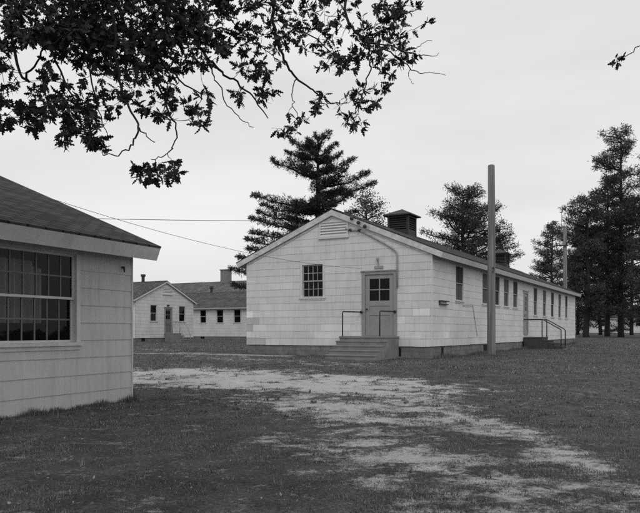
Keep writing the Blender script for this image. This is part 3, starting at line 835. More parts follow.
# ---- distant white barracks beyond the right-hand pines
GE = .80; Ze = lambda q: H+q-GE
eQ = at(604, 331, 134); oE = Vector((eQ.x, eQ.y))-11*v_+7.7*u
wE = [(q-.45, q+.5, Ze(.9), Ze(2.2)) for q in (2.5, 5, 8, 11, 14, 17, 20, 23)]
ee, fre, _, _ = building('barracks', (oE.x, oE.y), RB, 7.7, 26, GE, -.35, 4.2, .41, label='distant white barracks glimpsed between the right-hand pine trunks', cat='building', holes={'left': wE})
for h in wE: make_window(ee, fre['left'], *h, cols=0)

# ---- concrete walk along the gable
wk = MB()
def cell(a, b, n0, n1, top=.05):
    """slab on the ground in the gable frame"""
    vs = []
    for (s, n) in ((a, n0), (b, n0), (b, n1), (a, n1)):
        q = MAIN+v_*(WM-s)-u*n
        vs.append((q.x, q.y, float(gz(0, q.y))+top))
    vs += [(p_[0], p_[1], p_[2]-.3) for p_ in vs]
    wk.add(vs, [(0, 1, 2, 3), (0, 4, 5, 1), (1, 5, 6, 2), (2, 6, 7, 3), (3, 7, 4, 0)])
s = -7.0
rnd = random.Random(3)
while s < 2.6:
    cell(s+.008, s+1.19, .60+rnd.uniform(-.04, .04), 1.12+rnd.uniform(-.06, .06), .03+rnd.uniform(-.022, .02)); s += 1.2
tag(wk.build('concrete_walk', M['walk']), 'pale narrow concrete walk running along the foot of the gable wall', 'walk', kind='structure')

# ------------------------------------------------------------------ poles and wires
def gnd(x, y): return float(gz(x, y))
p1 = at(491.3, 331, 26.4); p1.z = gnd(p1.x, p1.y)
pole = empty('utility_pole', p1, 0, label='tall bare wooden pole in front of the long barracks wall', cat='pole')
k = MB(); ht = H+(331-165)/F*26.4-p1.z
k.tube([(0, 0, -.3), (0, 0, 0), (0, .005, ht*.35), (.01, 0, ht*.7), (.0, 0, ht-.03), (.0, 0, ht)], [.165, .16, .15, .138, .128, .10], 16)
k.build('pole_shaft', M['pole'], pole, True)
k = MB()
for zz_ in (H+(331-268)/F*26.4-p1.z, H+(331-272)/F*26.4-p1.z):
    k.tube([(.02, -.14, zz_), (.02, -.23, zz_)], .022, 8)
k.tube([(.05, -.12, ht*.46), (.05, -.22, ht*.46), (.05, -.23, ht*.46-.1)], .016, 8)
k.build('bolt', M['iron'], pole)
p2 = at(565, 331, 62); p2.z = gnd(p2.x, p2.y)
pole2 = empty('utility_pole', p2, 0, label='distant pole with a short crossarm beyond the far end of the roof', cat='pole')
h2 = H+(331-226)/F*62-p2.z
k = MB(); k.tube([(0, 0, -.3), (0, 0, 4), (0, 0, h2)], [.2, .18, .15], 12); k.build('pole_shaft', M['pole'], pole2, True)
k = MB(); k.box((-.35, -.2, h2-1.75), (1.1, .1, .12)); ca = k.build('crossarm', M['tin'], pole2)
for sx in (-.85, .1):
    k = MB(); k.tube([(sx, -.2, h2-1.69), (sx, -.2, h2-1.6), (sx, -.2, h2-1.5)], [.02, .06, .05], 8); k.build('insulator', M['iron'], ca)
k = MB(); k.tube([(-.3, 0, h2-.6), (-.32, 0, h2+1.2)], .015, 6); k.build('lightning_rod', M['iron'], pole2)

def wire(a, b, sag, r, label):
    a, b = Vector(a), Vector(b); k = MB(); n = 24
    k.tube([a+(b-a)*(i/n)-Vector((0, 0, 4*sag*(i/n)*(1-i/n))) for i in range(n+1)], r, 5)
    return tag(k.build('utility_wire', M['wire'], None, True), label, 'wire')
gpk = cornL+3.85*Vector((-math.cos(TL), math.sin(TL)))
wa = Vector((gpk.x, gpk.y, H+2.98))+Vector((uL.x, uL.y, 0))*.25
wb = main.matrix_basis @ P_front(362.5, 268.5, .06)
wire(wa, wb, .36, .0055, 'slack service wire dropping from the left house across the gable to its door')
pinetop = at(318, 221, 49)
wire(at(-60, 214, 44), pinetop, .12, .02, 'nearly level wire crossing the sky to the tall white pine')

# ------------------------------------------------------------------ trees
def spray(centers, dirs, n_per, length, width, spread, tone_base, jit, rs):
    """needle/leaf bundles: n_per thin blades around each centre. returns V,F,tone"""
    C = np.repeat(centers, n_per, 0); D = np.repeat(dirs, n_per, 0)
    N = len(C)
    rnd_ = rs.normal(size=(N, 3)); rnd_ /= np.linalg.norm(rnd_, axis=1)[:, None]
    A = D*(1-spread)+rnd_*spread; A /= np.linalg.norm(A, axis=1)[:, None]+1e-9
    B = np.cross(A, rs.normal(size=(N, 3))); B /= np.linalg.norm(B, axis=1)[:, None]+1e-9
    ln_ = (length*(.6+.8*rs.random(N)))[:, None]; w_ = (width*(.6+.8*rs.random(N)))[:, None]
    base = C+rs.normal(size=(N, 3))*jit
    V_ = np.stack([base-B*w_*.3, base+A*ln_*.45-B*w_*.5, base+A*ln_, base+A*ln_*.45+B*w_*.5], 1)
    V_ = V_.reshape(-1, 3); F_ = np.arange(N*4).reshape(N, 4)
    tn = np.repeat(tone_base*(.7+.6*rs.random(len(centers))), n_per)*(.85+.3*rs.random(N))
    return V_, F_, tn

def make_tree(name, px, base_y, boughs, trunk_pts, trunk_r, label, cat='tree', crown_m='needle', depth=50., nper=9, ln_=.34, wd=.05, step=.22, jit=.11, seed=1, tone=1.0, spread=.62, group=None, sub=3):
    """boughs: list of (start, tip, droop, thickness, density) in metres relative to the trunk foot"""
    rs = np.random.default_rng(seed); rr = random.Random(seed)
    root = empty(name, (0, 0, 0), 0, label=label, cat=cat, group=group)
    o3 = Vector(((px-320)/F*depth, depth, 0)); o3.z = gnd(o3.x, o3.y); root.location = o3
    tb = MB(); tb.tube(trunk_pts, trunk_r, 10); tb.build('trunk', M['bark'], root, True)
    lb = MB(); cen = []; dr = []
    for (a, b, droop, th, dens) in boughs:
        a = Vector(a); b = Vector(b); n = 7
        pts = [a+(b-a)*(i/n)+Vector((0, 0, -droop*4*(i/n)*(1-i/n)*.6)) for i in range(n+1)]
        pts = [p_+Vector((rr.gauss(0, .05), rr.gauss(0, .05), rr.gauss(0, .05))) if 0 < i < n else p_ for i, p_ in enumerate(pts)]
        lb.tube(pts, [th*(1-.85*i/n)+.008 for i in range(n+1)], 5)
        Lb = (b-a).length; m_ = max(3, int(Lb/step*dens))
        axis = (b-a).normalized(); side = axis.cross(Vector((0, 0, 1))).normalized()
        for i in range(m_):
            f_ = .22+.80*(i+rr.random())/m_
            f_ = min(f_, 1.02); j = min(int(f_*n), n-1); q = pts[j].lerp(pts[j+1], f_*n-j)
            wv = sub*.16*Lb*math.sin(math.pi*min(1, .12+f_*.86))**.7
            for s_ in range(sub):
                off = side*rr.uniform(-1, 1)*wv*.55 + Vector((0, 0, rr.uniform(-.06, .16)*wv)) + axis*rr.uniform(-.1, .25)*wv
                cen.append(tuple(q+off)); dd_ = axis*.7+side*(.5 if off.dot(side) > 0 else -.5)+Vector((0, 0, .45))
                dr.append(tuple(dd_.normalized()))
    lb.build('limbs', M['bark'], root, True)
    V_, F_, tn = spray(np.array(cen), np.array(dr), nper, ln_, wd, spread, tone, jit, rs)
    np_mesh('crown', V_, F_, tn, M[crown_m], root)
    return root

# white pine behind the gable: boughs set by the silhouette, others fill its depth
D1 = 49.; k1 = D1/F
rr = random.Random(5)
foot_z = float(gz(0, D1)); zt_of = lambda py: H+(331-py)*k1-foot_z
bx = lambda px: (px-318)*k1
sil = [(-1, 286, 151, 160), (-1, 273, 161.5, 178), (-1, 291, 141, 152), (-1, 254, 196, 206), (-1, 262, 205, 212), (-1, 258.5, 211, 222), (-1, 253, 220, 230), (-1, 251, 232, 238), (-1, 248, 240, 246), (-1, 247, 248, 254), (-1, 240, 258, 262), (-1, 233, 270, 276), (-1, 234, 285, 288),
       (1, 337, 141, 156), (1, 341, 152, 165), (1, 353, 160, 176), (1, 368, 173, 188), (1, 375, 181, 196), (1, 352, 196, 206), (1, 356, 212, 222), (1, 350, 228, 236),
       (1, 329, 135.5, 146), (-1, 315, 134, 142), (-1, 308, 139, 148), (1, 323, 133.5, 142)]
boughs = []
for q in range(26):
    py = rr.uniform(150, 215); L_ = rr.uniform(.7, 1.7)*(.6+.5*(py-150)/65); an = rr.uniform(0, 360)
    st = Vector((0, 0, zt_of(py)))
    boughs.append((st, st+Vector((math.cos(R(an))*L_, math.sin(R(an))*L_, L_*rr.uniform(.2, .5))), .1*L_, .04, 1.0))
for sg, tx, ty, oy in sil:
    tip = Vector((bx(tx), rr.uniform(-.8, .8), zt_of(ty))); st = Vector((0, 0, zt_of(oy)))
    Lb = abs(tip.x)
    boughs.append((st, tip, .10*Lb, .05+.012*Lb, 1.15))
    if Lb > 1.6:
        for q in range(2):
            f_ = rr.uniform(.35, .62)*(1 if q == 0 else .9)
            boughs.append((st.lerp(tip, .15), Vector((tip.x*f_, rr.choice((-1, 1))*Lb*rr.uniform(.3, .55), tip.z-rr.uniform(.05, .2))), .1*Lb, .05, 1.0))
for i in range(22):
    py = rr.choice((150, 165, 180, 197, 212, 228, 245, 262))+rr.uniform(-3, 3); L_ = (py-130)/155*4.9*rr.uniform(.5, .85); an = rr.choice((1, -1))*rr.uniform(40, 140)
    st = Vector((0, 0, zt_of(py)))
    boughs.append((st, st+Vector((math.cos(R(an))*L_, math.sin(R(an))*L_, L_*rr.uniform(.15, .38))), .1*L_, .06, .9))
hp = zt_of(135)
make_tree('white_pine', 318, 0, boughs, [(0, 0, -.3), (.05, 0, hp*.3), (0, 0, hp*.65), (.0, 0, hp*.9), (0, 0, hp-.1)], [.36, .3, .2, .08, .02],
    'tall dark white pine with upswept layered boughs rising behind the gable', depth=D1, seed=11, nper=10, ln_=.24, wd=.042, step=.11, sub=3, jit=.06, tone=1.1)

def pine_boughs(rr, h, crown, n, rise=(.1, .4), keep=1.0, spr=(.62, 1.12)):
    """crown: list of (fraction of height, radius) ; returns boughs"""
    res = []
    fs_ = [c[0] for c in crown]; rs_ = [c[1] for c in crown]
    for i in range(n):
        f_ = fs_[0]+(fs_[-1]-fs_[0])*((i+rr.random())/n)
        rad = float(np.interp(f_, fs_, rs_))*rr.uniform(*spr)
        an = rr.uniform(0, 2*math.pi); st = Vector((0, 0, f_*h-rad*.12))
        tip = st+Vector((math.cos(an)*rad, math.sin(an)*rad, rad*rr.uniform(*rise)))
        tip.z = min(tip.z, h*1.01)
        res.append((st, tip, .06*rad, .035+.016*rad, rr.uniform(.75, 1.2)*keep))
    return res
def trunk_for(h, r, rr, lean=.0):
    pts = [(0, 0, -.4)]+[(rr.gauss(0, .06)+lean*f_, rr.gauss(0, .06), h*f_) for f_ in (.02, .2, .4, .6, .8)]+[(lean, 0, h*.97)]
    return pts, [r*1.25, r, r*.86, r*.72, r*.55, r*.33, .02]
def h_of(py, d, x): return H+(331-py)/F*d-gnd(x, d)

# rounded pine behind the long roof
rr = random.Random(21); d_ = 63; h = h_of(188, d_, 0)
tp, tr = trunk_for(h, .3, rr)
make_tree('jack_pine', 463, 0, pine_boughs(rr, h, [(.38, 3.9), (.5, 4.6), (.62, 4.4), (.75, 3.7), (.87, 2.7), (.96, 1.5), (1.0, .6)], 80, (.1, .5), .8), tp, tr,
    'rounded open pine standing behind the middle of the long roof', depth=d_, seed=22, nper=12, ln_=.26, wd=.055, step=.20, sub=3, jit=.16, tone=1.5)
rr = random.Random(23); h = h_of(222, 60, 0); tp, tr = trunk_for(h, .2, rr)
make_tree('jack_pine', 500, 0, pine_boughs(rr, h, [(.4, 1.6), (.6, 1.7), (.8, 1.3), (1.0, .4)], 16, (.0, .3), .7), tp, tr,
    'small sparse pine peeping over the roof just beside the bare pole', depth=60, seed=24, nper=11, ln_=.26, wd=.055, step=.2, sub=3, jit=.14, tone=1.6)
# pale leafed tree at the white pine's right shoulder
rr = random.Random(31); d_ = 58; h = h_of(196, d_, 0); tp, tr = trunk_for(h, .25, rr)
make_tree('leafy_tree', 366, 0, pine_boughs(rr, h, [(.4, 2.0), (.55, 2.2), (.72, 2.0), (.88, 1.5), (1.0, .6)], 60, (.15, .7), .7), tp, tr,
    'pale airy leafy tree half hidden behind the white pine', depth=d_, crown_m='leafpale', seed=32, nper=10, ln_=.15, wd=.10, step=.24, sub=3, jit=.26, spread=.9)
# tall red pines on the right
RP = [(587, 78, 197, .34, [(.16, 2.6), (.3, 3.2), (.45, 3.4), (.6, 3.4), (.78, 3.3), (.9, 2.7), (1.0, 1.3)], 100, 'red pine with its broad crown just past the barracks end'),
      (607.5, 84, 178, .32, [(.14, 2.8), (.3, 3.2), (.45, 3.2), (.65, 3.1), (.85, 2.7), (1.0, 1.0)], 92, 'red pine on the left of the close pair of trunks by the right edge'),
      (621, 79, 128, .34, [(.12, 2.8), (.3, 3.2), (.45, 3.3), (.6, 3.0), (.74, 2.7), (.86, 2.9), (.94, 2.4), (1.0, 1.2)], 112, 'tallest red pine, its crown rising highest at the right edge'),
      (552, 100, 223, .28, [(.15, 2.8), (.3, 3.1), (.5, 3.1), (.7, 2.7), (.88, 1.9), (1.0, .7)], 84, 'smaller conical pine behind the distant pole with crossarm'),
      (650, 74, 150, .34, [(.12, 3.0), (.4, 3.6), (.6, 3.4), (.8, 2.6), (1.0, .5)], 84, 'red pine cut by the right edge of the view'),
      (578, 104, 226, .25, [(.05, 2.6), (.16, 3.6), (.3, 4.0), (.6, 3.2), (.85, 1.9), (1.0, .4)], 84, 'shadowed pine standing furthest back, low behind the barracks end'),
      (600, 98, 214, .25, [(.05, 2.6), (.16, 3.6), (.3, 4.0), (.6, 3.4), (.85, 1.9), (1.0, .4)], 84, 'dark pine filling the gap behind the two middle trunks'),
      (632, 96, 200, .25, [(.05, 2.6), (.16, 3.6), (.3, 4.0), (.6, 3.4), (.85, 1.9), (1.0, .4)], 84, 'dark pine behind the tallest red pine, near the edge of view')]
for i, (px, d_, top, r_, cr, n, lab) in enumerate(RP):
    rr = random.Random(40+i); x_ = (px-320)/F*d_; h = h_of(top, d_, x_); tp, tr = trunk_for(h, r_, rr)
    make_tree('red_pine', px, 0, pine_boughs(rr, h, cr, n, (.0, .5), .95 if i < 5 else .6, (.4, 1.28)), tp, tr, lab, depth=d_, seed=50+i, nper=13, ln_=.32, wd=.07, step=.33, sub=3, jit=.18, tone=2.0, group='tall pines at the right')

# ---- oak overhead: trunk stands left of and behind the viewpoint, boughs reach into the top of the view
oak = empty('oak_tree', (-3.6, .2, gnd(-3.6, .2)), 0, label='dark oak whose leafy boughs hang across the top left of the view', cat='tree')
oo = Vector(oak.location)
fork = Vector((-3.4, .9, 5.0))
tb = MB(); tb.tube([oo+Vector((0, 0, -.3)), oo+Vector((0, 0, .3)), oo+Vector((.05, .2, 2.5)), fork, Vector((-3.2, .8, 8.0)), Vector((-3.4, .6, 11))], [.5, .42, .36, .32, .22, .08], 14)
tb.v = [tuple(Vector(q)-oo) for q in tb.v]; tb.build('trunk', M['bark'], oak, True)
lim = MB(); anchors = []
def bough(pts, r0, r1, n=6):
    P_ = [Vector(q) for q in pts]; out_ = []
    for i in range(len(P_)-1):           # gentle subdivision (Catmull-Rom)
        a, b, c, e_ = P_[max(i-1, 0)], P_[i], P_[i+1], P_[min(i+2, len(P_)-1)]
        for s_ in range(4):
            t = s_/4; out_.append(.5*((2*b)+(c-a)*t+(2*a-5*b+4*c-e_)*t*t+(3*b-a-3*c+e_)*t**3))
    out_.append(P_[-1]); m_ = len(out_)
    out_ = [q+Vector((rr.gauss(0, .012), rr.gauss(0, .012), rr.gauss(0, .012))) for q in out_]
    lim.tube(out_, [r0+(r1-r0)*(i/(m_-1))**.8 for i in range(m_)], n)
    anchors.extend(out_[m_//4:])
    return out_
rr = random.Random(77)
def pxb(l, d0, d1):
    return [at(q[0], q[1], d0+(d1-d0)*i/(len(l)-1)) for i, q in enumerate(l)]
limbA = [fork, Vector((-2.9, 3.2, 6.6)), Vector((-2.2, 5.6, 6.4)), at(160, -40, 8.0)]
limbB = [fork, Vector((-1.8, 2.6, 7.0)), Vector((-.9, 5.2, 7.0)), at(270, -45, 8.6)]
limbC = [fork, Vector((-4.2, 3.0, 6.0)), Vector((-4.4, 5.6, 5.9)), at(10, -20, 8.2)]
limbD = [Vector((-.9, 5.2, 7.0)), Vector((-.1, 7.2, 6.9)), at(345, -30, 9.2)]
limbE = [fork, Vector((-1.2, 2.0, 6.7)), Vector((1.0, 3.6, 6.4)), Vector((2.9, 6.2, 5.2)), at(668, 20, 8.0)]
for l_, r_ in ((limbE, .07), (limbA, .13), (limbB, .13), (limbC, .13), (limbD, .07)): bough(l_, r_, .045, 9)
anchors.clear()
bough(pxb([(160, -40), (172, 5), (188, 30), (200, 48), (212, 62), (225, 75), (240, 85), (255, 100), (268, 118)], 8.0, 8.6), .034, .006)
bough(pxb([(205, 54), (212, 70), (217, 83), (228, 105), (240, 118), (253, 127)], 8.2, 8.4), .010, .004)
bough(pxb([(110, -10), (130, 35), (150, 58), (167, 68), (185, 83), (206, 95)], 8.0, 7.6), .028, .006)
bough(pxb([(105, -20), (114, 30), (118, 65), (122, 93), (131, 112), (139, 129), (134, 140), (128, 149), (116, 155), (103, 157)], 7.4, 7.0), .020, .005)
bough(pxb([(139, 129), (147, 136), (154, 143)], 7.05, 7.1), .008, .004)
bough(pxb([(150, 58), (160, 85), (168, 108), (175, 124), (174, 142), (169, 152), (162, 157), (151, 160)], 7.8, 7.3), .014, .004)
bough(pxb([(270, -45), (272, 10), (275, 35), (281, 52), (288, 66), (295, 77), (311, 88), (320, 96), (334, 103), (347, 102)], 8.6, 9.0), .026, .006)
bough(pxb([(295, 78), (292, 96), (295, 108), (299, 117)], 8.8, 8.7), .008, .004)
bough(pxb([(345, -30), (346, 10), (352, 28), (366, 40), (370, 58), (370, 70), (365, 88), (357, 110)], 9.2, 9.0), .024, .006)
bough(pxb([(366, 40), (390, 52), (411, 69), (422, 73), (445, 73)], 9.1, 9.3), .012, .003)
bough(pxb([(370, 42), (400, 50), (420, 55), (432, 57), (439, 53)], 9.1, 9.3), .010, .003)
bough(pxb([(395, 50), (415, 48), (424, 44), (431, 41)], 9.2, 9.3), .006, .003)
bough(pxb([(411, 68), (409, 78), (413, 83)], 9.2, 9.2), .005, .003)
bough(pxb([(10, -20), (12, 40), (23, 79), (31, 70), (44, 52), (50, 30)], 8.2, 7.6), .022, .008)
bough(pxb([(10, 0), (40, 30), (60, 70), (80, 110), (95, 138)], 7.6, 7.2), .018, .005)
bough(pxb([(60, -10), (80, 40), (92, 80), (100, 110), (108, 135)], 7.5, 7.2), .014, .004)
bough(pxb([(200, 30), (230, 30), (260, 45), (275, 60)], 8.3, 8.5), .012, .004)
bough(pxb([(668, 20), (650, 34), (636, 48), (622, 58), (616, 62)], 8.0, 8.0), .010, .003)
bough(pxb([(275, 20), (300, 30), (330, 50), (342, 70)], 8.7, 8.9), .012, .004)
# leaf clusters: (px, py, rx, ry, depth, depth spread, leaves)
BL = [(616, 62, 3, 4, 8.0, .05, 3), (2, 70, 16, 30, 7.5, .5, 90), (8, 112, 18, 16, 7.4, .4, 90), (-15, 95, 18, 40, 7.5, .5, 120), (0, 25, 30, 30, 7.6, .6, 200), (60, 8, 60, 42, 7.6, .8, 837), (130, 10, 60, 45, 7.8, .8, 972), (190, 5, 40, 38, 8.2, .6, 513), (180, 45, 42, 26, 8.1, .6, 446), (120, 55, 44, 26, 7.8, .6, 486), (75, 38, 50, 14, 7.7, .5, 351),
      (150, 85, 26, 26, 7.7, .5, 84), (190, 90, 24, 26, 7.8, .5, 66), (120, 85, 20, 24, 7.3, .4, 60), (205, 110, 12, 18, 7.6, .3, 34), (172, 112, 18, 14, 7.5, .3, 44),
      (45, 95, 24, 22, 7.4, .5, 90), (80, 95, 26, 20, 7.4, .4, 100), (35, 115, 18, 16, 7.3, .4, 90), (85, 122, 20, 14, 7.2, .3, 90), (95, 142, 10, 8, 7.1, .2, 46), (70, 135, 12, 8, 7.2, .2, 30),
      (145, 172, 11, 9, 7.2, .2, 50), (166, 170, 13, 12, 7.3, .2, 56), (60, 65, 22, 10, 7.6, .4, 30),
      (232, 25, 26, 26, 8.5, .5, 87), (268, 32, 28, 32, 8.6, .5, 133), (235, 60, 16, 14, 8.4, .4, 31), (262, 84, 13, 16, 8.6, .3, 76), (238, 99, 8, 8, 8.5, .2, 20), (250, 66, 14, 12, 8.5, .3, 29),
      (300, 25, 24, 24, 8.8, .4, 75), (325, 40, 22, 26, 8.9, .4, 93), (330, 64, 14, 14, 8.9, .3, 35), (318, 5, 40, 20, 8.8, .4, 87), (250, -5, 50, 20, 8.5, .4, 116),
      (287, 127, 12, 11, 8.7, .2, 31), (296, 116, 8, 7, 8.7, .2, 14), (324, 105, 11, 12, 8.9, .2, 37), (347, 101, 9, 8, 9.0, .2, 20), (345, 118, 5, 7, 9.0, .1, 8), (366, 98, 11, 15, 9.0, .2, 49), (356, 122, 10, 11, 9.0, .2, 39), (377, 106, 4, 4, 9.0, .1, 6),
      (375, 48, 26, 22, 9.1, .4, 133), (400, 40, 22, 24, 9.2, .4, 99), (372, 20, 40, 20, 9.1, .4, 128), (384, 78, 10, 14, 9.1, .2, 39), (408, 58, 14, 12, 9.2, .3, 23), (410, 15, 22, 16, 9.2, .3, 46), (350, 60, 14, 10, 9.0, .3, 29)]
lc, la = [], []
A_ = np.array([tuple(q) for q in anchors])
for (px, py, rx, ry, d_, ds_, n) in BL:
    n = int(n*1.9); ntw = max(3, n//9); spots = []
    for t in range(ntw):
        an = rr.uniform(0, 2*math.pi); q_ = math.sqrt(rr.random())
        c = at(px+rx*q_*math.cos(an), py+ry*q_*math.sin(an), d_+rr.gauss(0, ds_*.5))
        spots.append(c)
    spots.sort(key=lambda c_: float(np.min(np.linalg.norm(A_-np.array(c_), axis=1))))
    for c in spots:
        j = int(np.argmin(np.linalg.norm(A_-np.array(c), axis=1))); a = Vector(A_[j]); ln3 = (c-a).length
        w1 = Vector((rr.gauss(0, .07), rr.gauss(0, .07), rr.gauss(0, .07)-.04))*ln3*1.6; w2 = Vector((rr.gauss(0, .05), rr.gauss(0, .05), rr.gauss(0, .05)))*ln3
        cv = [a+(c-a)*f_+w1*(4*f_*(1-f_))+w2*math.sin(2*math.pi*f_) for f_ in (0, .2, .4, .6, .8, 1.)]; mid = cv[3]
        lim.tube(cv, [.0045, .004, .0035, .003, .0025, .002], 4, cap=False)
        A_ = np.concatenate([A_, np.array([tuple(q) for q in cv[2:]])])
        ax = (c-mid).normalized()
        for k in range(max(4, int(n//ntw*rr.uniform(.6, 1.3)))):
            f_ = rr.uniform(.45, 1.05); base = mid.lerp(c, f_) if k > 2 else c
            dv = (ax*.8+Vector((rr.gauss(0, .75), rr.gauss(0, .75), rr.gauss(0, .6)-.25))).normalized()
            lc.append(tuple(base)); la.append(tuple(dv))
# crown overhead and behind, above the frame: it shades the near lawn and house
for i in range(210):
    an = rr.uniform(0, 2*math.pi); rad = 6.2*math.sqrt(rr.random())
    c = Vector((-3.4+rad*math.cos(an), 1.6+rad*math.sin(an), 6.6+4.5*rr.random()*(1-rad/9)))
    if c.y > .5 and (c.z-H)/c.y < 331/F+.12: continue
    a = Vector((-3.3, 1.4, 6.4)).lerp(c, .45); lim.tube([a, a.lerp(c, .5)+Vector((0, 0, .15)), c], [.03, .02, .005], 4, cap=False)
    for k in range(14):
        q = c+Vector((rr.gauss(0, .38), rr.gauss(0, .38), rr.gauss(0, .25)))
        lc.append(tuple(q)); la.append(tuple(Vector((rr.gauss(0, 1), rr.gauss(0, 1), rr.gauss(-.3, .6))).normalized()))
lim.v = [tuple(Vector(q)-oo) for q in lim.v]; lim.build('limbs', M['twig'], oak, True)
# lobed oak leaf: outline of 5 pairs of lobes
half = [(0.0, .02), (.10, .05), (.22, .20), (.30, .07), (.45, .30), (.55, .09), (.68, .26), (.76, .08), (.86, .14), (1.0, 0)]
outl = np.array([(x, y) for x, y in half]+[(x, -y) for x, y in half[::-1][1:]])
lc = np.array(lc); la = np.array(la); N = len(lc)
B_ = np.cross(la, rng.normal(size=(N, 3))); B_ /= np.linalg.norm(B_, axis=1)[:, None]
C_ = np.cross(la, B_)
far = np.array([1.0 if (q[1] > 5) else 1.9 for q in lc])
ls = (.088*(.7+.6*rng.random(N)))*far
curl = rng.normal(0, .38, N)
asp = .75+.55*rng.random(N); bend = rng.normal(0, .12, N)
V = (lc[:, None, :] + la[:, None, :]*(outl[None, :, 0:1]+.12)*ls[:, None, None] + B_[:, None, :]*(outl[None, :, 1:2]*asp[:, None, None]+outl[None, :, 0:1]**2*bend[:, None, None])*ls[:, None, None]
     + C_[:, None, :]*(outl[None, :, 0:1]**2)*(curl*ls)[:, None, None])
no = len(outl)
# fan split into quads across the midrib so the concave outline stays clean
quads = [(i, i+1, no-1-i, no-i) if i > 0 else (0, 1, no-1, 0) for i in range(len(half)-1)]
Fl = []
for i in range(len(half)-1):
    a, b = i, i+1; c = (no-b) % no; d2 = (no-a) % no
    Fl.append((a, b, c, d2))
Vf = V.reshape(-1, 3)-np.array(oo)
tri = []
for (a, b, c, d2) in Fl:
    if a != d2 and b != c: tri += [(a, b, c), (a, c, d2)]
    elif a == d2: tri += [(a, b, c)]
    else: tri += [(a, b, d2)]
tri = np.array(tri)
Ft = (np.arange(N)[:, None, None]*no+tri[None]).reshape(-1, 3)
np_mesh('crown', Vf, Ft, np.repeat(.45+1.3*rng.random(N)**2, len(tri)), M['oakleaf'], oak)

# ------------------------------------------------------------------ grass blades and litter (uncountable)
def scatter(n, y0, y1, dens_pow=1.0):
    y = y0+(y1-y0)*rng.random(n)**dens_pow
    x = (rng.random(n)*2-1)*(.52*y+.8)
    return x, y
def inside(x, y, org, th, W, Ln, pad=.05):
    lx = (x-org[0])*math.cos(th)-(y-org[1])*math.sin(th); ly = (x-org[0])*math.sin(th)+(y-org[1])*math.cos(th)
    return (lx > -W-pad) & (lx < pad) & (ly > -pad) & (ly < Ln+pad)
VV, TT = [], []
for (n, y0, y1, hh, ww) in ((330000, 3.6, 9, .030, .0032), (210000, 8.5, 18, .036, .0065), (120000, 17, 34, .05, .013), (50000, 33, 75, .07, .030)):
    x, y = scatter(n, y0, y1)
    P_ = np.stack([x, y], 1)
    cl = np.array([noise.noise((a*.9, b*.9, 4.)) + .8*noise.noise((a*4.1, b*4.1, 8.)) for a, b in P_])
    s_ = sand(P_) if y0 < 33 else np.zeros(n)
    keep = (rng.random(n) > s_*1.25-.05) & (rng.random(n) < np.clip(.72+.5*cl, .12, 1))
    keep &= ~inside(x, y, oL, TL, WL, LL) & ~inside(x, y, MAIN, TH, WM, LM)
    x, y, cl, s_ = x[keep], y[keep], cl[keep], s_[keep]; m_ = len(x)
    z = gz(x, y)
    z = z + np.where(s_ >= 0, -.012, 0)
    near = np.array([noise.fractal((a*.8+21, b*.8+21*.7, 21.), 1.0, 2.1, 4) for a, b in zip(x, y)])*.022 if y0 < 33 else 0
    z = z+near
    an = rng.random(m_)*2*np.pi; lean = rng.random(m_)*.9; hgt = hh*(.5+.9*rng.random(m_))*(.8+.5*np.clip(cl, -.5, 1))*(1-.45*s_)
    dx_, dy_ = np.cos(an), np.sin(an)
    wx, wy = -dy_*ww, dx_*ww
    b0 = np.stack([x-wx, y-wy, z], 1); b1 = np.stack([x+wx, y+wy, z], 1)
    tp_ = np.stack([x+dx_*hgt*lean, y+dy_*hgt*lean, z+hgt*(1-.35*lean)], 1)
    VV.append(np.stack([b0, b1, tp_], 1).reshape(-1, 3))
    tn = (.40+1.25*rng.random(m_)**1.6)*(1+.4*cl); dry = rng.random(m_) < .07; tn = np.where(dry, tn*2.2, tn)
    TT.append(tn)
# rough grass tufts against the foot of the left house and along the foundation
def strip_tufts(A, B, n, hgt_, off):
    A = np.array(A); B = np.array(B); t = rng.random(n); c = np.array([noise.noise((q*14, 2., 3.)) for q in t])
    P_ = A+(B-A)*t[:, None]+rng.normal(0, off, (n, 2)); z = gz(P_[:, 0], P_[:, 1])-.01
    h_ = hgt_*(.3+rng.random(n))*np.clip(.7+1.2*c, .2, 1.6); an = rng.random(n)*6.28; ln2 = rng.random(n)*.6
    ww = .006; b0 = np.stack([P_[:, 0]-np.sin(an)*ww, P_[:, 1]+np.cos(an)*ww, z], 1); b1 = np.stack([P_[:, 0]+np.sin(an)*ww, P_[:, 1]-np.cos(an)*ww, z], 1)
    tp_ = np.stack([P_[:, 0]+np.cos(an)*h_*ln2, P_[:, 1]+np.sin(an)*h_*ln2, z+h_], 1)
    VV.append(np.stack([b0, b1, tp_], 1).reshape(-1, 3)); TT.append(.7+.6*rng.random(n))
nL = np.array([math.cos(TL), -math.sin(TL)])
cl_ = np.array(cornL)
strip_tufts(cl_+nL*.09, cl_-np.array(uL)*4.5+nL*.09, 3200, .10, .035)
nM = np.array([math.cos(TH), -math.sin(TH)]); Mn = np.array(MAIN); un = np.array(u)
strip_tufts(Mn+nM*.14, Mn+un*31+nM*.14, 9000, .16, .07)
for off_ in (.55, 1.16): strip_tufts(Mn-nM*14.5-un*off_, Mn-nM*5.2-un*off_, 1700, .09, .10)
strip_tufts(Mn-nM*7.7-un*.14, Mn-nM*2.6-un*.14, 1500, .12, .06)
strip_tufts((p1.x-.2, p1.y-.2), (p1.x+.2, p1.y-.15), 260, .16, .09)
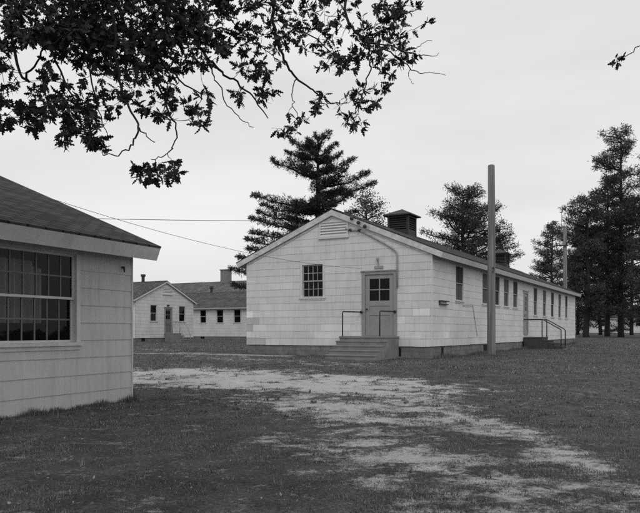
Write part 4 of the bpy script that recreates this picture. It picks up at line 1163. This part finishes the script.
for (n, y0, y1) in ((420, 4.6, 10), (900, 9, 20)):
    x, y = scatter(n, y0, y1); ok = (sand(np.stack([x, y], 1)) < .75) & ~inside(x, y, oL, TL, WL, LL); x, y = x[ok], y[ok]; k_ = 12
    sc_ = np.repeat(.5+rng.random(len(x)), k_); tt_ = np.repeat(.5+1.1*rng.random(len(x)), k_)
    x = np.repeat(x, k_)+rng.normal(0, .022, len(sc_))*sc_; y = np.repeat(y, k_)+rng.normal(0, .022, len(sc_))*sc_; z = gz(x, y)-.012
    an = rng.random(len(x))*6.28; h_ = .036*sc_*(.4+.8*rng.random(len(x))); ln2 = .3+.9*rng.random(len(x)); ww = .0030*sc_*(1 if y0 < 8 else 2.4)
    b0 = np.stack([x-np.sin(an)*ww, y+np.cos(an)*ww, z], 1); b1 = np.stack([x+np.sin(an)*ww, y-np.cos(an)*ww, z], 1)
    tp_ = np.stack([x+np.cos(an)*h_*ln2, y+np.sin(an)*h_*ln2, z+.012+h_], 1)
    VV.append(np.stack([b0, b1, tp_], 1).reshape(-1, 3)); TT.append(tt_)
VV = np.concatenate(VV); TT = np.concatenate(TT)
tag(np_mesh('grass', VV, np.arange(len(VV)).reshape(-1, 3), TT, M['blade']), 'short mown grass thinning out beside the sandy track', 'grass', kind='stuff')
# fallen leaves: small curled flakes
n = 420
x, y = scatter(n, 3.8, 16, 1.2)
ok = ~inside(x, y, oL, TL, WL, LL); x, y = x[ok], y[ok]; n = len(x)
z = gz(x, y)+.03+.01*rng.random(n)
an = rng.random(n)*6.28; sz = .007+.012*rng.random(n)**2; tl = rng.normal(0, .4, (n, 2))
dx_, dy_ = np.cos(an), np.sin(an)
q = []
for sa, sb in ((-1, 0), (0, -.6), (1, 0), (0, .6)):
    q.append(np.stack([x+sz*(sa*dx_-sb*dy_), y+sz*(sa*dy_+sb*dx_), z+sz*(sa*tl[:, 0]+sb*tl[:, 1])], 1))
Vq = np.stack(q, 1).reshape(-1, 3)
tag(np_mesh('fallen_leaves', Vq, np.arange(len(Vq)).reshape(-1, 4), np.ones(n), M['litter']), 'small pale dry leaves scattered over the near lawn', 'leaves', kind='stuff')
